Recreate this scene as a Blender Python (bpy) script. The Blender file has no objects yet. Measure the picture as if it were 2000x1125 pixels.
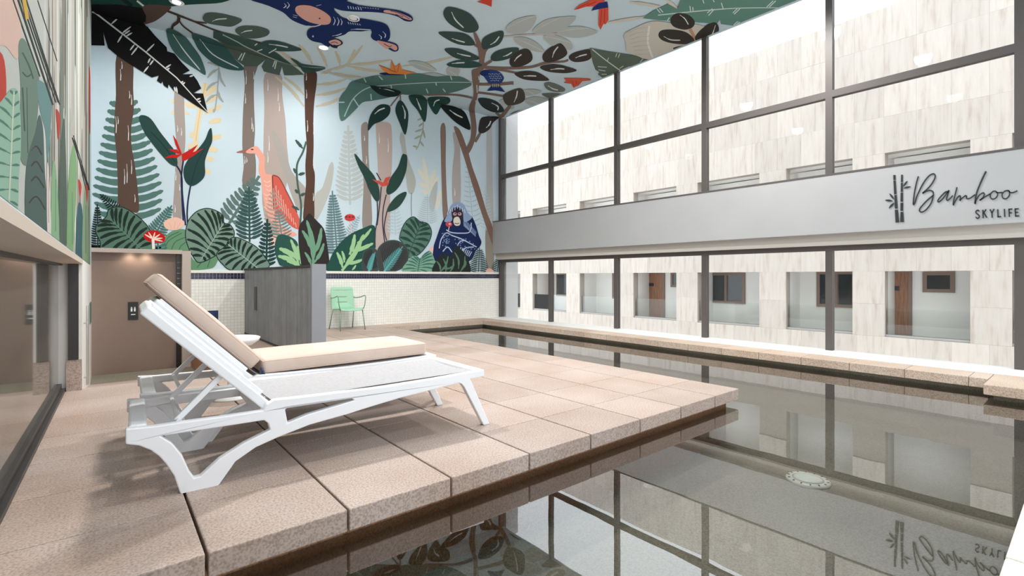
import bpy, bmesh, math, random
from mathutils import Vector, Matrix
from mathutils.geometry import tessellate_polygon

random.seed(7)
S = bpy.context.scene
COL = S.collection

# ------------------------------------------------------------------ camera
F = 956.0            # focal length in pixels of the 2000 x 1125 frame
HOR = 540.0          # horizon row
CH = 1.1             # eye height above the pool deck
YAW = math.atan(795.0 / 956.0)
SN, CS = math.sin(YAW), math.cos(YAW)
cam_d = bpy.data.cameras.new('camera')
cam = bpy.data.objects.new('camera', cam_d)
COL.objects.link(cam)
cam.location = (0, 0, CH)
cam.rotation_euler = (math.pi / 2, 0, -YAW)
cam_d.sensor_width = 36.0
cam_d.lens = 36.0 * F / 2000.0
cam_d.shift_y = -(562.5 - HOR) / 2000.0
cam_d.clip_start = 0.05
cam_d.clip_end = 300
S.camera = cam

# ------------------------------------------------------------------ light
W = bpy.data.worlds.new('sky')
S.world = W
W.use_nodes = True
bg = W.node_tree.nodes['Background']
bg.inputs[0].default_value = (0.90, 0.95, 1.0, 1)
bg.inputs[1].default_value = 1.14
S.view_settings.view_transform = 'Standard'
S.view_settings.look = 'None'
S.view_settings.gamma = 1.0
S.view_settings.use_curve_mapping = False
S.view_settings.exposure = 0.88
DOWNLIGHT_W = 260.0

# main dimensions (metres)
YB = 10.5       # back wall
XG = 8.3        # glass wall
XW = -0.17      # painted wall on the left
ZC = 5.40       # ceiling
YN = -3.2       # near end of the room
ZWATER = -0.155
ZPOOL = -0.52
DX = 4.78       # right edge of the deck
DY = 2.27       # front edge of the deck
ZM = 1.215      # bottom of the painted part of the back wall
LOW = -0.74     # floor at the restroom door
XF = 15.5       # facade opposite
RX = 1.19       # right edge of ramp
RY = 6.35       # start of ramp

def ray(px, py):
    u = (px - 1000.0) / F
    v = (HOR - py) / F
    return Vector((SN + u * CS, CS - u * SN, v))
def on_x(px, py, X):
    d = ray(px, py); t = X / d.x
    return Vector((X, d.y * t, CH + d.z * t))
def on_y(px, py, Y):
    d = ray(px, py); t = Y / d.y
    return Vector((d.x * t, Y, CH + d.z * t))
def on_z(px, py, Z):
    d = ray(px, py); t = (Z - CH) / d.z
    return Vector((d.x * t, d.y * t, Z))
def ratio(px):
    d = ray(px, 540); return d.y / d.x
def proj(p):
    fwd = p.x * SN + p.y * CS
    rt = p.x * CS - p.y * SN
    return (1000 + F * rt / fwd, HOR - F * (p.z - CH) / fwd)

# ------------------------------------------------------------------ materials
def lin(c):
    c = c / 255.0
    return c / 12.92 if c <= 0.04045 else ((c + 0.055) / 1.055) ** 2.4
def rgb(r, g, b):
    return (lin(r), lin(g), lin(b), 1.0)

def new_mat(name, color, rough=0.5, metal=0.0, spec=0.5):
    m = bpy.data.materials.new(name)
    m.use_nodes = True
    b = m.node_tree.nodes['Principled BSDF']
    b.inputs['Base Color'].default_value = color
    b.inputs['Roughness'].default_value = rough
    b.inputs['Metallic'].default_value = metal
    b.inputs['Specular IOR Level'].default_value = spec
    return m
def nd(m, t, **kw):
    n = m.node_tree.nodes.new(t)
    for k, v in kw.items():
        setattr(n, k, v)
    return n
def ln(m, a, b):
    m.node_tree.links.new(a, b)
def bsdf(m):
    return m.node_tree.nodes['Principled BSDF']

def noise_mat(name, c1, c2, scale=8.0, rough=0.6, detail=6.0, bump=0.0, bscale=None, stretch=(1, 1, 1), lo=0.35, hi=0.65, spec=0.4, rnd=0.0):
    m = new_mat(name, c1, rough, spec=spec)
    tc = nd(m, 'ShaderNodeTexCoord')
    geo = nd(m, 'ShaderNodeNewGeometry')
    mp = nd(m, 'ShaderNodeMapping'); mp.inputs['Scale'].default_value = stretch
    ln(m, geo.outputs['Position'], mp.inputs['Vector'])
    nz = nd(m, 'ShaderNodeTexNoise')
    nz.inputs['Scale'].default_value = scale; nz.inputs['Detail'].default_value = detail
    ln(m, mp.outputs[0], nz.inputs['Vector'])
    cr = nd(m, 'ShaderNodeValToRGB')
    cr.color_ramp.elements[0].position = lo; cr.color_ramp.elements[0].color = c1
    cr.color_ramp.elements[1].position = hi; cr.color_ramp.elements[1].color = c2
    ln(m, nz.outputs['Fac'], cr.inputs[0])
    out = cr.outputs[0]
    if rnd > 0:
        oi = nd(m, 'ShaderNodeObjectInfo')
        mr = nd(m, 'ShaderNodeMapRange')
        mr.inputs['To Min'].default_value = 1.0 - rnd; mr.inputs['To Max'].default_value = 1.0 + rnd * 0.4
        ln(m, oi.outputs['Random'], mr.inputs['Value'])
        mx = nd(m, 'ShaderNodeMix', data_type='RGBA', blend_type='MULTIPLY')
        mx.inputs['Factor'].default_value = 1.0
        ln(m, out, mx.inputs['A']); ln(m, mr.outputs[0], mx.inputs['B'])
        out = mx.outputs['Result']
    ln(m, out, bsdf(m).inputs['Base Color'])
    if bump > 0:
        bp = nd(m, 'ShaderNodeBump'); bp.inputs['Strength'].default_value = bump; bp.inputs['Distance'].default_value = 0.01
        n2 = nd(m, 'ShaderNodeTexNoise'); n2.inputs['Scale'].default_value = bscale or scale * 3; n2.inputs['Detail'].default_value = 4
        ln(m, geo.outputs['Position'], n2.inputs['Vector'])
        ln(m, n2.outputs['Fac'], bp.inputs['Height']); ln(m, bp.outputs[0], bsdf(m).inputs['Normal'])
    return m

def stone_mat(name, c_lo, c_hi, c_speck, stain=False, rough=0.62):
    """speckled granite: broad clouds of colour, fine dark and light grains"""
    m = new_mat(name, c_lo, rough, spec=0.35)
    geo = nd(m, 'ShaderNodeNewGeometry')
    big = nd(m, 'ShaderNodeTexNoise'); big.inputs['Scale'].default_value = 1.7; big.inputs['Detail'].default_value = 5
    ln(m, geo.outputs['Position'], big.inputs['Vector'])
    cr = nd(m, 'ShaderNodeValToRGB')
    cr.color_ramp.elements[0].position = 0.3; cr.color_ramp.elements[0].color = c_lo
    cr.color_ramp.elements[1].position = 0.7; cr.color_ramp.elements[1].color = c_hi
    ln(m, big.outputs['Fac'], cr.inputs[0])
    fine = nd(m, 'ShaderNodeTexNoise'); fine.inputs['Scale'].default_value = 95; fine.inputs['Detail'].default_value = 3
    ln(m, geo.outputs['Position'], fine.inputs['Vector'])
    fr = nd(m, 'ShaderNodeValToRGB')
    fr.color_ramp.elements[0].position = 0.36; fr.color_ramp.elements[0].color = c_speck
    fr.color_ramp.elements[1].position = 0.58; fr.color_ramp.elements[1].color = (1.12, 1.12, 1.12, 1)
    ln(m, fine.outputs['Fac'], fr.inputs[0])
    mx = nd(m, 'ShaderNodeMix', data_type='RGBA', blend_type='MULTIPLY'); mx.inputs['Factor'].default_value = 1
    ln(m, cr.outputs[0], mx.inputs['A']); ln(m, fr.outputs[0], mx.inputs['B'])
    oi = nd(m, 'ShaderNodeObjectInfo')
    mr = nd(m, 'ShaderNodeMapRange'); mr.inputs['To Min'].default_value = 0.90; mr.inputs['To Max'].default_value = 1.06
    ln(m, oi.outputs['Random'], mr.inputs['Value'])
    mx2 = nd(m, 'ShaderNodeMix', data_type='RGBA', blend_type='MULTIPLY'); mx2.inputs['Factor'].default_value = 1
    ln(m, mx.outputs['Result'], mx2.inputs['A']); ln(m, mr.outputs[0], mx2.inputs['B'])
    out = mx2.outputs['Result']
    if stain:
        # a damp patch with its own ragged outline on the nearest slabs
        vm = nd(m, 'ShaderNodeVectorMath', operation='DISTANCE')
        vm.inputs[1].default_value = (0.06, 2.52, 0.0)
        ln(m, geo.outputs['Position'], vm.inputs[0])
        n3 = nd(m, 'ShaderNodeTexNoise'); n3.inputs['Scale'].default_value = 5
        ln(m, geo.outputs['Position'], n3.inputs['Vector'])
        ad = nd(m, 'ShaderNodeMath', operation='MULTIPLY_ADD'); ad.inputs[1].default_value = 0.35
        ln(m, n3.outputs['Fac'], ad.inputs[0]); ln(m, vm.outputs['Value'], ad.inputs[2])
        mr2 = nd(m, 'ShaderNodeMapRange'); mr2.inputs['From Min'].default_value = 0.40; mr2.inputs['From Max'].default_value = 0.54
        mr2.inputs['To Min'].default_value = 0.72; mr2.inputs['To Max'].default_value = 1.0
        ln(m, ad.outputs[0], mr2.inputs['Value'])
        mx3 = nd(m, 'ShaderNodeMix', data_type='RGBA', blend_type='MULTIPLY'); mx3.inputs['Factor'].default_value = 1
        ln(m, out, mx3.inputs['A']); ln(m, mr2.outputs[0], mx3.inputs['B'])
        out = mx3.outputs['Result']
    ln(m, out, bsdf(m).inputs['Base Color'])
    bp = nd(m, 'ShaderNodeBump'); bp.inputs['Strength'].default_value = 0.25; bp.inputs['Distance'].default_value = 0.004
    ln(m, fine.outputs['Fac'], bp.inputs['Height']); ln(m, bp.outputs[0], bsdf(m).inputs['Normal'])
    return m

def clear_mat(name, tint, ior=1.45, rough=0.0, extra=0.0, bump=None):
    """see-through sheet: transparent body, Fresnel surface reflection"""
    m = bpy.data.materials.new(name); m.use_nodes = True
    nt = m.node_tree
    nt.nodes.remove(nt.nodes['Principled BSDF'])
    out = nt.nodes['Material Output']
    tr = nd(m, 'ShaderNodeBsdfTransparent'); tr.inputs[0].default_value = tint
    gl = nd(m, 'ShaderNodeBsdfGlossy'); gl.inputs['Roughness'].default_value = rough
    fr = nd(m, 'ShaderNodeFresnel'); fr.inputs['IOR'].default_value = ior
    mix = nd(m, 'ShaderNodeMixShader')
    fac = fr.outputs[0]
    if extra:
        mm = nd(m, 'ShaderNodeMath', operation='ADD', use_clamp=True); mm.inputs[1].default_value = extra
        ln(m, fac, mm.inputs[0]); fac = mm.outputs[0]
    ln(m, fac, mix.inputs[0]); ln(m, tr.outputs[0], mix.inputs[1]); ln(m, gl.outputs[0], mix.inputs[2])
    ln(m, mix.outputs[0], out.inputs[0])
    if bump:
        geo = nd(m, 'ShaderNodeNewGeometry')
        nz = nd(m, 'ShaderNodeTexNoise'); nz.inputs['Scale'].default_value = bump[0]; nz.inputs['Detail'].default_value = 2
        ln(m, geo.outputs['Position'], nz.inputs['Vector'])
        bp = nd(m, 'ShaderNodeBump'); bp.inputs['Strength'].default_value = bump[1]; bp.inputs['Distance'].default_value = 0.02
        ln(m, nz.outputs['Fac'], bp.inputs['Height'])
        ln(m, bp.outputs[0], gl.inputs['Normal'])
    return m

def travertine(name, c1, c2, c3, rnd=0.07, seed=0.0):
    """pale stone with upright veins, each panel cut from another part of the block"""
    m = new_mat(name, c1, 0.7, spec=0.3)
    geo = nd(m, 'ShaderNodeNewGeometry'); oi = nd(m, 'ShaderNodeObjectInfo')
    mul = nd(m, 'ShaderNodeVectorMath', operation='SCALE'); mul.inputs['Scale'].default_value = 37.0
    cmb = nd(m, 'ShaderNodeCombineXYZ')
    ln(m, oi.outputs['Random'], cmb.inputs[0]); ln(m, oi.outputs['Random'], cmb.inputs[1]); ln(m, oi.outputs['Random'], cmb.inputs[2])
    ln(m, cmb.outputs[0], mul.inputs[0])
    ad = nd(m, 'ShaderNodeVectorMath', operation='ADD')
    ln(m, geo.outputs['Position'], ad.inputs[0]); ln(m, mul.outputs[0], ad.inputs[1])
    mp = nd(m, 'ShaderNodeMapping'); mp.inputs['Scale'].default_value = (6, 6, 0.75)
    ln(m, ad.outputs[0], mp.inputs['Vector'])
    nz = nd(m, 'ShaderNodeTexNoise'); nz.inputs['Scale'].default_value = 1.6; nz.inputs['Detail'].default_value = 6; nz.inputs['Roughness'].default_value = 0.6
    ln(m, mp.outputs[0], nz.inputs['Vector'])
    cr = nd(m, 'ShaderNodeValToRGB')
    e = cr.color_ramp.elements
    e[0].position = 0.28; e[0].color = c3
    e[1].position = 0.72; e[1].color = c1
    k = e.new(0.47); k.color = c2
    ln(m, nz.outputs['Fac'], cr.inputs[0])
    mr = nd(m, 'ShaderNodeMapRange'); mr.inputs['To Min'].default_value = 1 - rnd; mr.inputs['To Max'].default_value = 1.03
    ln(m, oi.outputs['Random'], mr.inputs['Value'])
    mx = nd(m, 'ShaderNodeMix', data_type='RGBA', blend_type='MULTIPLY'); mx.inputs['Factor'].default_value = 1
    ln(m, cr.outputs[0], mx.inputs['A']); ln(m, mr.outputs[0], mx.inputs['B'])
    ln(m, mx.outputs['Result'], bsdf(m).inputs['Base Color'])
    return m

def mosaic_mat():
    m = new_mat('white_mosaic', rgb(228, 226, 216), 0.3, spec=0.5)
    geo = nd(m, 'ShaderNodeNewGeometry')
    sp = nd(m, 'ShaderNodeSeparateXYZ'); ln(m, geo.outputs['Position'], sp.inputs[0])
    cb = nd(m, 'ShaderNodeCombineXYZ'); ln(m, sp.outputs[0], cb.inputs[0]); ln(m, sp.outputs[2], cb.inputs[1])
    br = nd(m, 'ShaderNodeTexBrick'); br.offset = 0.0
    br.inputs['Color1'].default_value = rgb(244, 243, 236); br.inputs['Color2'].default_value = rgb(236, 235, 228)
    br.inputs['Mortar'].default_value = rgb(214, 212, 204)
    br.inputs['Scale'].default_value = 1.0; br.inputs['Mortar Size'].default_value = 0.0035
    br.inputs['Brick Width'].default_value = 0.057; br.inputs['Row Height'].default_value = 0.057
    ln(m, cb.outputs[0], br.inputs['Vector']); ln(m, br.outputs['Color'], bsdf(m).inputs['Base Color'])
    return m

M = {}
M['plaster_blue'] = noise_mat('painted_plaster', rgb(196, 214, 223), rgb(204, 221, 229), 0.7, 0.75)
M['deck'] = stone_mat('deck_stone', rgb(169, 148, 135), rgb(183, 168, 160), (0.74, 0.71, 0.68, 1), True, 0.46)
M['deck_base'] = stone_mat('deck_base_stone', rgb(150, 112, 84), rgb(168, 128, 98), (0.7, 0.62, 0.55, 1))
M['coping'] = stone_mat('coping_stone', rgb(190, 168, 150), rgb(204, 188, 174), (0.72, 0.68, 0.64, 1))
M['pale_stone'] = stone_mat('pale_coping_stone', rgb(226, 218, 208), rgb(236, 230, 224), (0.85, 0.83, 0.80, 1))
M['pool'] = stone_mat('pool_plaster', rgb(128, 122, 108), rgb(148, 142, 128), (0.62, 0.60, 0.56, 1))
M['water'] = clear_mat('pool_water', (0.86, 0.88, 0.85, 1), 1.5, 0.0, 0.21, (2.2, 0.022))
M['glass'] = clear_mat('window_glass', (0.985, 0.99, 0.985, 1), 1.17)
M['rail_glass'] = clear_mat('railing_glass', (0.955, 0.97, 0.96, 1), 1.4)
M['frame'] = new_mat('dark_window_frame', rgb(88, 82, 80), 0.45)
M['dark_frame'] = new_mat('black_window_frame', rgb(52, 50, 50), 0.4)
M['beam'] = noise_mat('grey_beam_paint', rgb(170, 170, 171), rgb(176, 176, 178), 0.8, 0.5)
M['beam_low'] = new_mat('beige_beam_underside', rgb(196, 190, 182), 0.6)
M['sill'] = new_mat('white_window_sill', rgb(232, 232, 230), 0.5)
M['white_wall'] = noise_mat('white_wall_paint', rgb(226, 224, 220), rgb(232, 231, 228), 1.2, 0.6)
M['grey_wall'] = new_mat('outer_wall_grey', rgb(200, 200, 200), 0.7)
M['travertine'] = travertine('travertine', rgb(217, 208, 199), rgb(210, 200, 190), rgb(192, 178, 166))
M['trav_back'] = new_mat('facade_backing', rgb(176, 166, 156), 0.8)
M['corridor'] = noise_mat('corridor_plaster', rgb(244, 241, 236), rgb(246, 244, 240), 1.0, 0.7)
M['corridor_floor'] = new_mat('corridor_floor', rgb(176, 172, 168), 0.6)
M['wood'] = noise_mat('brown_door_wood', rgb(140, 100, 78), rgb(164, 122, 96), 3.0, 0.5, stretch=(8, 8, 0.8))
M['wood_frame'] = new_mat('brown_window_frame', rgb(138, 116, 104), 0.5)
M['dark_pane'] = new_mat('dark_window_pane', rgb(62, 66, 68), 0.08, spec=0.7)
M['mosaic'] = mosaic_mat()
M['navy_tile'] = noise_mat('navy_mosaic_tile', rgb(34, 32, 56), rgb(48, 46, 80), 9, 0.2, rnd=0.3, spec=0.6)
M['ledge'] = new_mat('white_tile_ledge', rgb(236, 233, 224), 0.4)
M['taupe'] = noise_mat('taupe_door_panel', rgb(128, 108, 96), rgb(136, 116, 104), 0.9, 0.45)
M['beige'] = new_mat('beige_door_surround', rgb(188, 174, 162), 0.55)
M['black_tile'] = new_mat('black_tile_reveal', rgb(40, 32, 30), 0.3)
M['soffit'] = new_mat('beige_soffit', rgb(196, 182, 168), 0.6)
M['dark_soffit'] = noise_mat('brown_soffit', rgb(116, 104, 96), rgb(130, 118, 108), 2.0, 0.5, stretch=(10, 0.5, 10))
M['steel'] = new_mat('brushed_steel', rgb(190, 186, 180), 0.3, 0.9)
M['lounger'] = new_mat('white_lounger_plastic', rgb(240, 241, 244), 0.35)
M['sling'] = noise_mat('grey_white_sling', rgb(168, 166, 168), rgb(178, 176, 178), 60, 0.8, bump=0.15, bscale=300)
M['cushion'] = noise_mat('beige_cushion_fabric', rgb(196, 175, 161), rgb(208, 189, 177), 3, 0.85, bump=0.3, bscale=14)
M['piping'] = new_mat('cushion_piping', rgb(206, 180, 164), 0.8)
M['tie'] = new_mat('navy_tie_ribbon', rgb(54, 58, 84), 0.8)
M['mint'] = new_mat('mint_green_metal', rgb(160, 206, 176), 0.35, spec=0.5)
M['leg_green'] = new_mat('green_metal_tube', rgb(128, 160, 140), 0.35, 0.2)
M['panel_grey'] = noise_mat('charcoal_slat', rgb(128, 131, 134), rgb(140, 143, 146), 4, 0.5, rnd=0.15)
M['post_grey'] = new_mat('grey_partition_post', rgb(132, 136, 142), 0.45)
M['panel_dark'] = new_mat('partition_dark_frame', rgb(52, 52, 54), 0.5)
M['white'] = new_mat('white_enamel', rgb(238, 238, 236), 0.3)
M['black'] = new_mat('black_sign_plate', rgb(30, 30, 32), 0.4)
M['sign_white'] = new_mat('white_sign_print', rgb(230, 230, 230), 0.5)
M['blue_sign'] = new_mat('navy_sign_plate', rgb(30, 52, 96), 0.4)
M['ink'] = new_mat('black_letter', rgb(34, 37, 40), 0.5)
M['green_sign'] = new_mat('green_sign_plate', rgb(78, 108, 92), 0.5)
M['court'] = noise_mat('courtyard_paving', rgb(206, 202, 196), rgb(216, 212, 206), 0.5, 0.8)
m = M['tinted'] = new_mat('tinted_window_glass', rgb(112, 108, 100), 0.04, spec=1.0)
bsdf(m).inputs['IOR'].default_value = 2.2
m = M['lamp'] = new_mat('lit_downlight_lens', (1, 0.95, 0.85, 1), 0.4)
bsdf(m).inputs['Emission Color'].default_value = (1, 0.93, 0.82, 1); bsdf(m).inputs['Emission Strength'].default_value = 6.0
m = M['pool_lens'] = noise_mat('pool_light_lens', rgb(236, 246, 244), rgb(250, 252, 252), 90, 0.2)
m = M['paint'] = new_mat('mural_paint', (1, 1, 1, 1), 0.8, spec=0.15)
at = nd(m, 'ShaderNodeAttribute', attribute_name='paint'); ln(m, at.outputs['Color'], bsdf(m).inputs['Base Color'])

# ------------------------------------------------------------------ helpers
def link(name, me, mat=None, parent=None, loc=None):
    o = bpy.data.objects.new(name, me)
    COL.objects.link(o)
    if mat is not None and me is not None and len(me.materials) == 0:
        me.materials.append(M[mat] if isinstance(mat, str) else mat)
    if parent: o.parent = parent
    if loc is not None: o.location = loc
    return o
def tag(o, label, cat=None, group=None, kind=None):
    o['label'] = label
    if cat: o['category'] = cat
    if group: o['group'] = group
    if kind: o['kind'] = kind
    return o
def empty(name, loc=(0, 0, 0), rz=0.0):
    o = bpy.data.objects.new(name, None); COL.objects.link(o)
    o.location = loc; o.rotation_euler = (0, 0, rz); o.empty_display_size = 0.1
    return o

class MB:
    """collects verts and faces of one mesh"""
    def __init__(s):
        s.v = []; s.f = []
    def add(s, vs, fs):
        b = len(s.v)
        s.v += [tuple(p) for p in vs]
        s.f += [tuple(i + b for i in f) for f in fs]
        return s
    def box(s, x0, x1, y0, y1, z0, z1):
        vs = [(x0, y0, z0), (x1, y0, z0), (x1, y1, z0), (x0, y1, z0), (x0, y0, z1), (x1, y0, z1), (x1, y1, z1), (x0, y1, z1)]
        return s.add(vs, [(3, 2, 1, 0), (4, 5, 6, 7), (0, 1, 5, 4), (1, 2, 6, 5), (2, 3, 7, 6), (3, 0, 4, 7)])
    def hexa(s, vs):
        return s.add(vs, [(3, 2, 1, 0), (4, 5, 6, 7), (0, 1, 5, 4), (1, 2, 6, 5), (2, 3, 7, 6), (3, 0, 4, 7)])
    def tube(s, pts, r, n=8):
        pts = [Vector(p) for p in pts]
        rings = []
        up = None
        for i, p in enumerate(pts):
            d = (pts[min(i + 1, len(pts) - 1)] - pts[max(i - 1, 0)]).normalized()
            if up is None:
                up = Vector((0, 0, 1)) if abs(d.z) < 0.9 else Vector((1, 0, 0))
            a = d.cross(up)
            if a.length < 1e-4: a = d.cross(Vector((0, 1, 0)))
            a.normalize(); b = a.cross(d).normalized(); up = b
            rr = r[i] if isinstance(r, (list, tuple)) else r
            rings.append([p + a * math.cos(6.28318 * k / n) * rr + b * math.sin(6.28318 * k / n) * rr for k in range(n)])
        vs = [q for R in rings for q in R]; fs = []
        for i in range(len(rings) - 1):
            for k in range(n):
                fs.append((i * n + k, i * n + (k + 1) % n, (i + 1) * n + (k + 1) % n, (i + 1) * n + k))
        fs.append(tuple(range(n - 1, -1, -1))); L = (len(rings) - 1) * n
        fs.append(tuple(range(L, L + n)))
        return s.add(vs, fs)
    def lathe(s, prof, n=32, c=(0, 0, 0)):
        vs = []; fs = []
        for r, z in prof:
            for k in range(n):
                a = 6.2831853 * k / n
                vs.append((c[0] + r * math.cos(a), c[1] + r * math.sin(a), c[2] + z))
        for i in range(len(prof) - 1):
            for k in range(n):
                fs.append((i * n + k, i * n + (k + 1) % n, (i + 1) * n + (k + 1) % n, (i + 1) * n + k))
        fs.append(tuple(range(n - 1, -1, -1))); L = (len(prof) - 1) * n
        fs.append(tuple(range(L, L + n)))
        return s.add(vs, fs)
    def slabshape(s, loops, to3, depth_vec):
        """extrude a 2D outline with holes: loops of 2D points, to3 maps a 2D point to 3D"""
        flat = [p for l in loops for p in l]
        tris = tessellate_polygon([[Vector((p[0], p[1], 0)) for p in l] for l in loops])
        n = len(flat); dv = Vector(depth_vec)
        a = [to3(p) for p in flat]; b = [q + dv for q in a]
        fs = [tuple(t) for t in tris] + [tuple(i + n for i in reversed(t)) for t in tris]
        k = 0
        for l in loops:
            m = len(l)
            for i in range(m):
                j = (i + 1) % m
                fs.append((k + i, k + j, k + j + n, k + i + n))
            k += m
        return s.add(a + b, fs)
    def mesh(s, name, smooth=False, bevel=0.0, seg=2, merge=False):
        me = bpy.data.meshes.new(name)
        me.from_pydata(s.v, [], s.f)
        bm = bmesh.new(); bm.from_mesh(me)
        if merge: bmesh.ops.remove_doubles(bm, verts=bm.verts, dist=1e-5)
        bmesh.ops.recalc_face_normals(bm, faces=bm.faces)
        if bevel > 0:
            es = [e for e in bm.edges if len(e.link_faces) == 2 and e.calc_face_angle(0) > 0.6]
            bmesh.ops.bevel(bm, geom=es, offset=bevel, segments=seg, affect='EDGES', profile=0.5)
        bm.to_mesh(me); bm.free()
        if smooth:
            for p in me.polygons: p.use_smooth = True
        return me
    def build(s, name, mat, parent=None, smooth=False, bevel=0.0, seg=2, loc=None, merge=False):
        return link(name, s.mesh(name, smooth, bevel, seg, merge), mat, parent, loc)
def box(name, mat, b, parent=None, bevel=0.0, seg=2):
    return MB().box(*b).build(name, mat, parent, bevel=bevel, seg=seg)

# ================================================================== THE SETTING
# ---- courtyard ground outside
o = box('courtyard_ground', 'court', (XG + 0.6, 60, -30, 60, -4.3, -4.2)); tag(o, 'pale paved courtyard floor below the facade', 'ground', kind='structure')

# ---- deck: slabs on a recessed base, ramp down to the restroom door
floor = MB()
floor.box(-0.42, DX - 0.085, DY + 0.085, RY, -1.0, -0.105)
floor.box(RX, DX - 0.085, RY, YB, -1.0, -0.105)
floor = floor.build('floor', 'deck_base'); tag(floor, 'stone pool deck of pinkish beige square slabs', 'floor', kind='structure')
SW, SL = 0.573, 0.602
xs = [-0.42] + [0.311 + SW * i for i in range(0, 8)] + [DX]
ys = [DY, 2.785]
while ys[-1] + SL < YB - 0.1: ys.append(ys[-1] + SL)
ys.append(YB)
slab_cache = {}
G = 0.011
for i in range(len(xs) - 1):
    for j in range(len(ys) - 1):
        x0, x1, y0, y1 = xs[i] + G / 2, xs[i + 1] - G / 2, ys[j] + 0.002, ys[j + 1] - 0.002
        if j == 0: y0 = DY
        if i == len(xs) - 2: x1 = DX
        if y1 > RY + 0.2 and x0 < RX - 0.02:
            if x1 < RX + 0.1: continue
            x0 = RX
        if x1 - x0 < 0.05: continue
        w, l = round(x1 - x0, 3), round(y1 - y0, 3)
        key = (w, l)
        if key not in slab_cache:
            slab_cache[key] = MB().box(-w / 2, w / 2, -l / 2, l / 2, -0.105, 0).mesh('floor_slab', bevel=0.006, seg=2)
        link('floor_slab', slab_cache[key], 'deck', floor, ((x0 + x1) / 2, (y0 + y1) / 2, 0))
MB().hexa([(-0.42, RY - 0.3, -1.0), (RX, RY - 0.3, -1.0), (RX, YB + 0.6, -1.0), (-0.42, YB + 0.6, -1.0),
           (-0.42, RY + 0.02, -0.012), (RX, RY + 0.02, -0.012), (RX, YB + 0.6, LOW), (-0.42, YB + 0.6, LOW)]).build('ramp', 'deck', floor)

# ---- pool: basin, water, coping
pool = MB()
pool.box(-0.5, XG, 0.2, YB, ZPOOL - 0.15, ZPOOL)
pool.box(7.38, XG, YN, YB, ZPOOL, -0.105)
pool.box(DX - 0.085, XG, 9.98, YB, ZPOOL, -0.105)
pool.box(-0.9, 7.38, YN, 0.16, ZPOOL, -0.105)
pool.box(6.98, 7.38, 0.16, 0.70, ZPOOL, -0.105)
pool.box(-0.55, -0.42, 0.16, DY + 0.2, ZPOOL, -0.105)
pool = pool.build('pool_basin', 'pool'); tag(pool, 'shallow grey-brown pool basin below the deck edge', 'pool', kind='structure')
me = bpy.data.meshes.new('pool_water')
me.from_pydata([(-0.42, 0.16, ZWATER), (7.38, 0.16, ZWATER), (7.38, 9.98, ZWATER), (DX - 0.085, 9.98, ZWATER), (DX - 0.085, DY + 0.085, ZWATER), (-0.42, DY + 0.085, ZWATER)], [], [(0, 1, 4, 5), (1, 2, 3, 4)])
wat = link('pool_water', me, 'water'); tag(wat, 'still clear reflecting water filling the shallow pool', 'water', kind='stuff')

cop = empty('trim_1'); tag(cop, 'stone coping blocks along the pool under the windows', 'coping', kind='structure')
y = 9.92; k = 0
cm = {}
XC = 7.30
while y > 0.77:
    y0 = max(y - 0.562, 0.77)
    l = round(y - y0 - 0.004, 3)
    if l > 0.05:
        if l not in cm: cm[l] = MB().box(0, 0.42, -l / 2, l / 2, -0.105, 0).mesh('coping_block', bevel=0.005)
        link('coping_block', cm[l], 'coping', cop, (XC, (y + y0) / 2, 0))
    y = y0
for (x0, x1, y0, y1) in [(6.90, 7.72, 0.246, 0.766), (6.3, 7.72, -0.35, 0.24)]:
    box('coping_block', 'coping', (x0, x1, y0, y1, -0.105, 0.0), cop, bevel=0.006)
copb = empty('trim_2'); tag(copb, 'pinkish stone coping blocks along the foot of the tiled wall', 'coping', kind='structure')
x = XC
while x > DX - 0.001:
    x0 = max(x - 0.6, DX)
    box('coping_block', 'coping', (x0 + 0.002, x - 0.002, 9.92, YB, -0.105, 0.0), copb, bevel=0.005)
    x = x0
    if x <= DX: break
box('coping_block', 'coping', (XC + 0.002, 7.72, 9.924, YB, -0.105, 0.0), copb, bevel=0.005)
copn = empty('trim_3'); tag(copn, 'pale stone coping blocks on the near side of the pool', 'coping', kind='structure')
x = -0.9
for w in (0.9, 0.9, 0.9, 0.92, 0.9, 0.9, 0.9, 0.88):
    box('coping_block', 'pale_stone', (x + 0.003, x + w - 0.003, -0.4, 0.24, -0.105, 0.0), copn, bevel=0.01); x += w
o = box('floor_near', 'pale_stone', (-0.9, XG, YN, -0.40, -0.2, -0.004)); tag(o, 'pale stone paving behind the near coping', 'floor', kind='structure')
o = box('trim_4', 'sill', (7.72, XG + 0.1, YN, YB, -0.2, 0.005)); tag(o, 'white ledge running under the lower windows', 'sill', kind='structure')

# ---- back wall
wb = MB()
wb.box(XW - 0.3, XG + 0.5, YB, YB + 0.25, 1.56, ZC + 0.3)
wb.box(RX, XG + 0.5, YB, YB + 0.25, -1.0, 1.56)
wb = wb.build('wall_back', 'plaster_blue'); tag(wb, 'tall back wall painted with a jungle mural', 'wall', kind='structure')
box('tile_facing', 'mosaic', (RX, XG, YB - 0.012, YB, -0.74, 1.05), wb)
box('tile_ledge', 'ledge', (RX, XG, YB - 0.018, YB, 1.165, ZM), wb)
box('tile_grout', 'ledge', (RX, XG, YB - 0.010, YB, 1.05, 1.165), wb)
tm = MB().box(-0.026, 0.026, -0.008, 0, -0.026, 0.026).mesh('navy_tile')
n = int((XG - RX) / 0.057)
for i in range(n):
    for r in range(2):
        link('navy_tile', tm, 'navy_tile', wb, (RX + 0.0285 + i * 0.057, YB - 0.010, 1.079 + r * 0.057))

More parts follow.
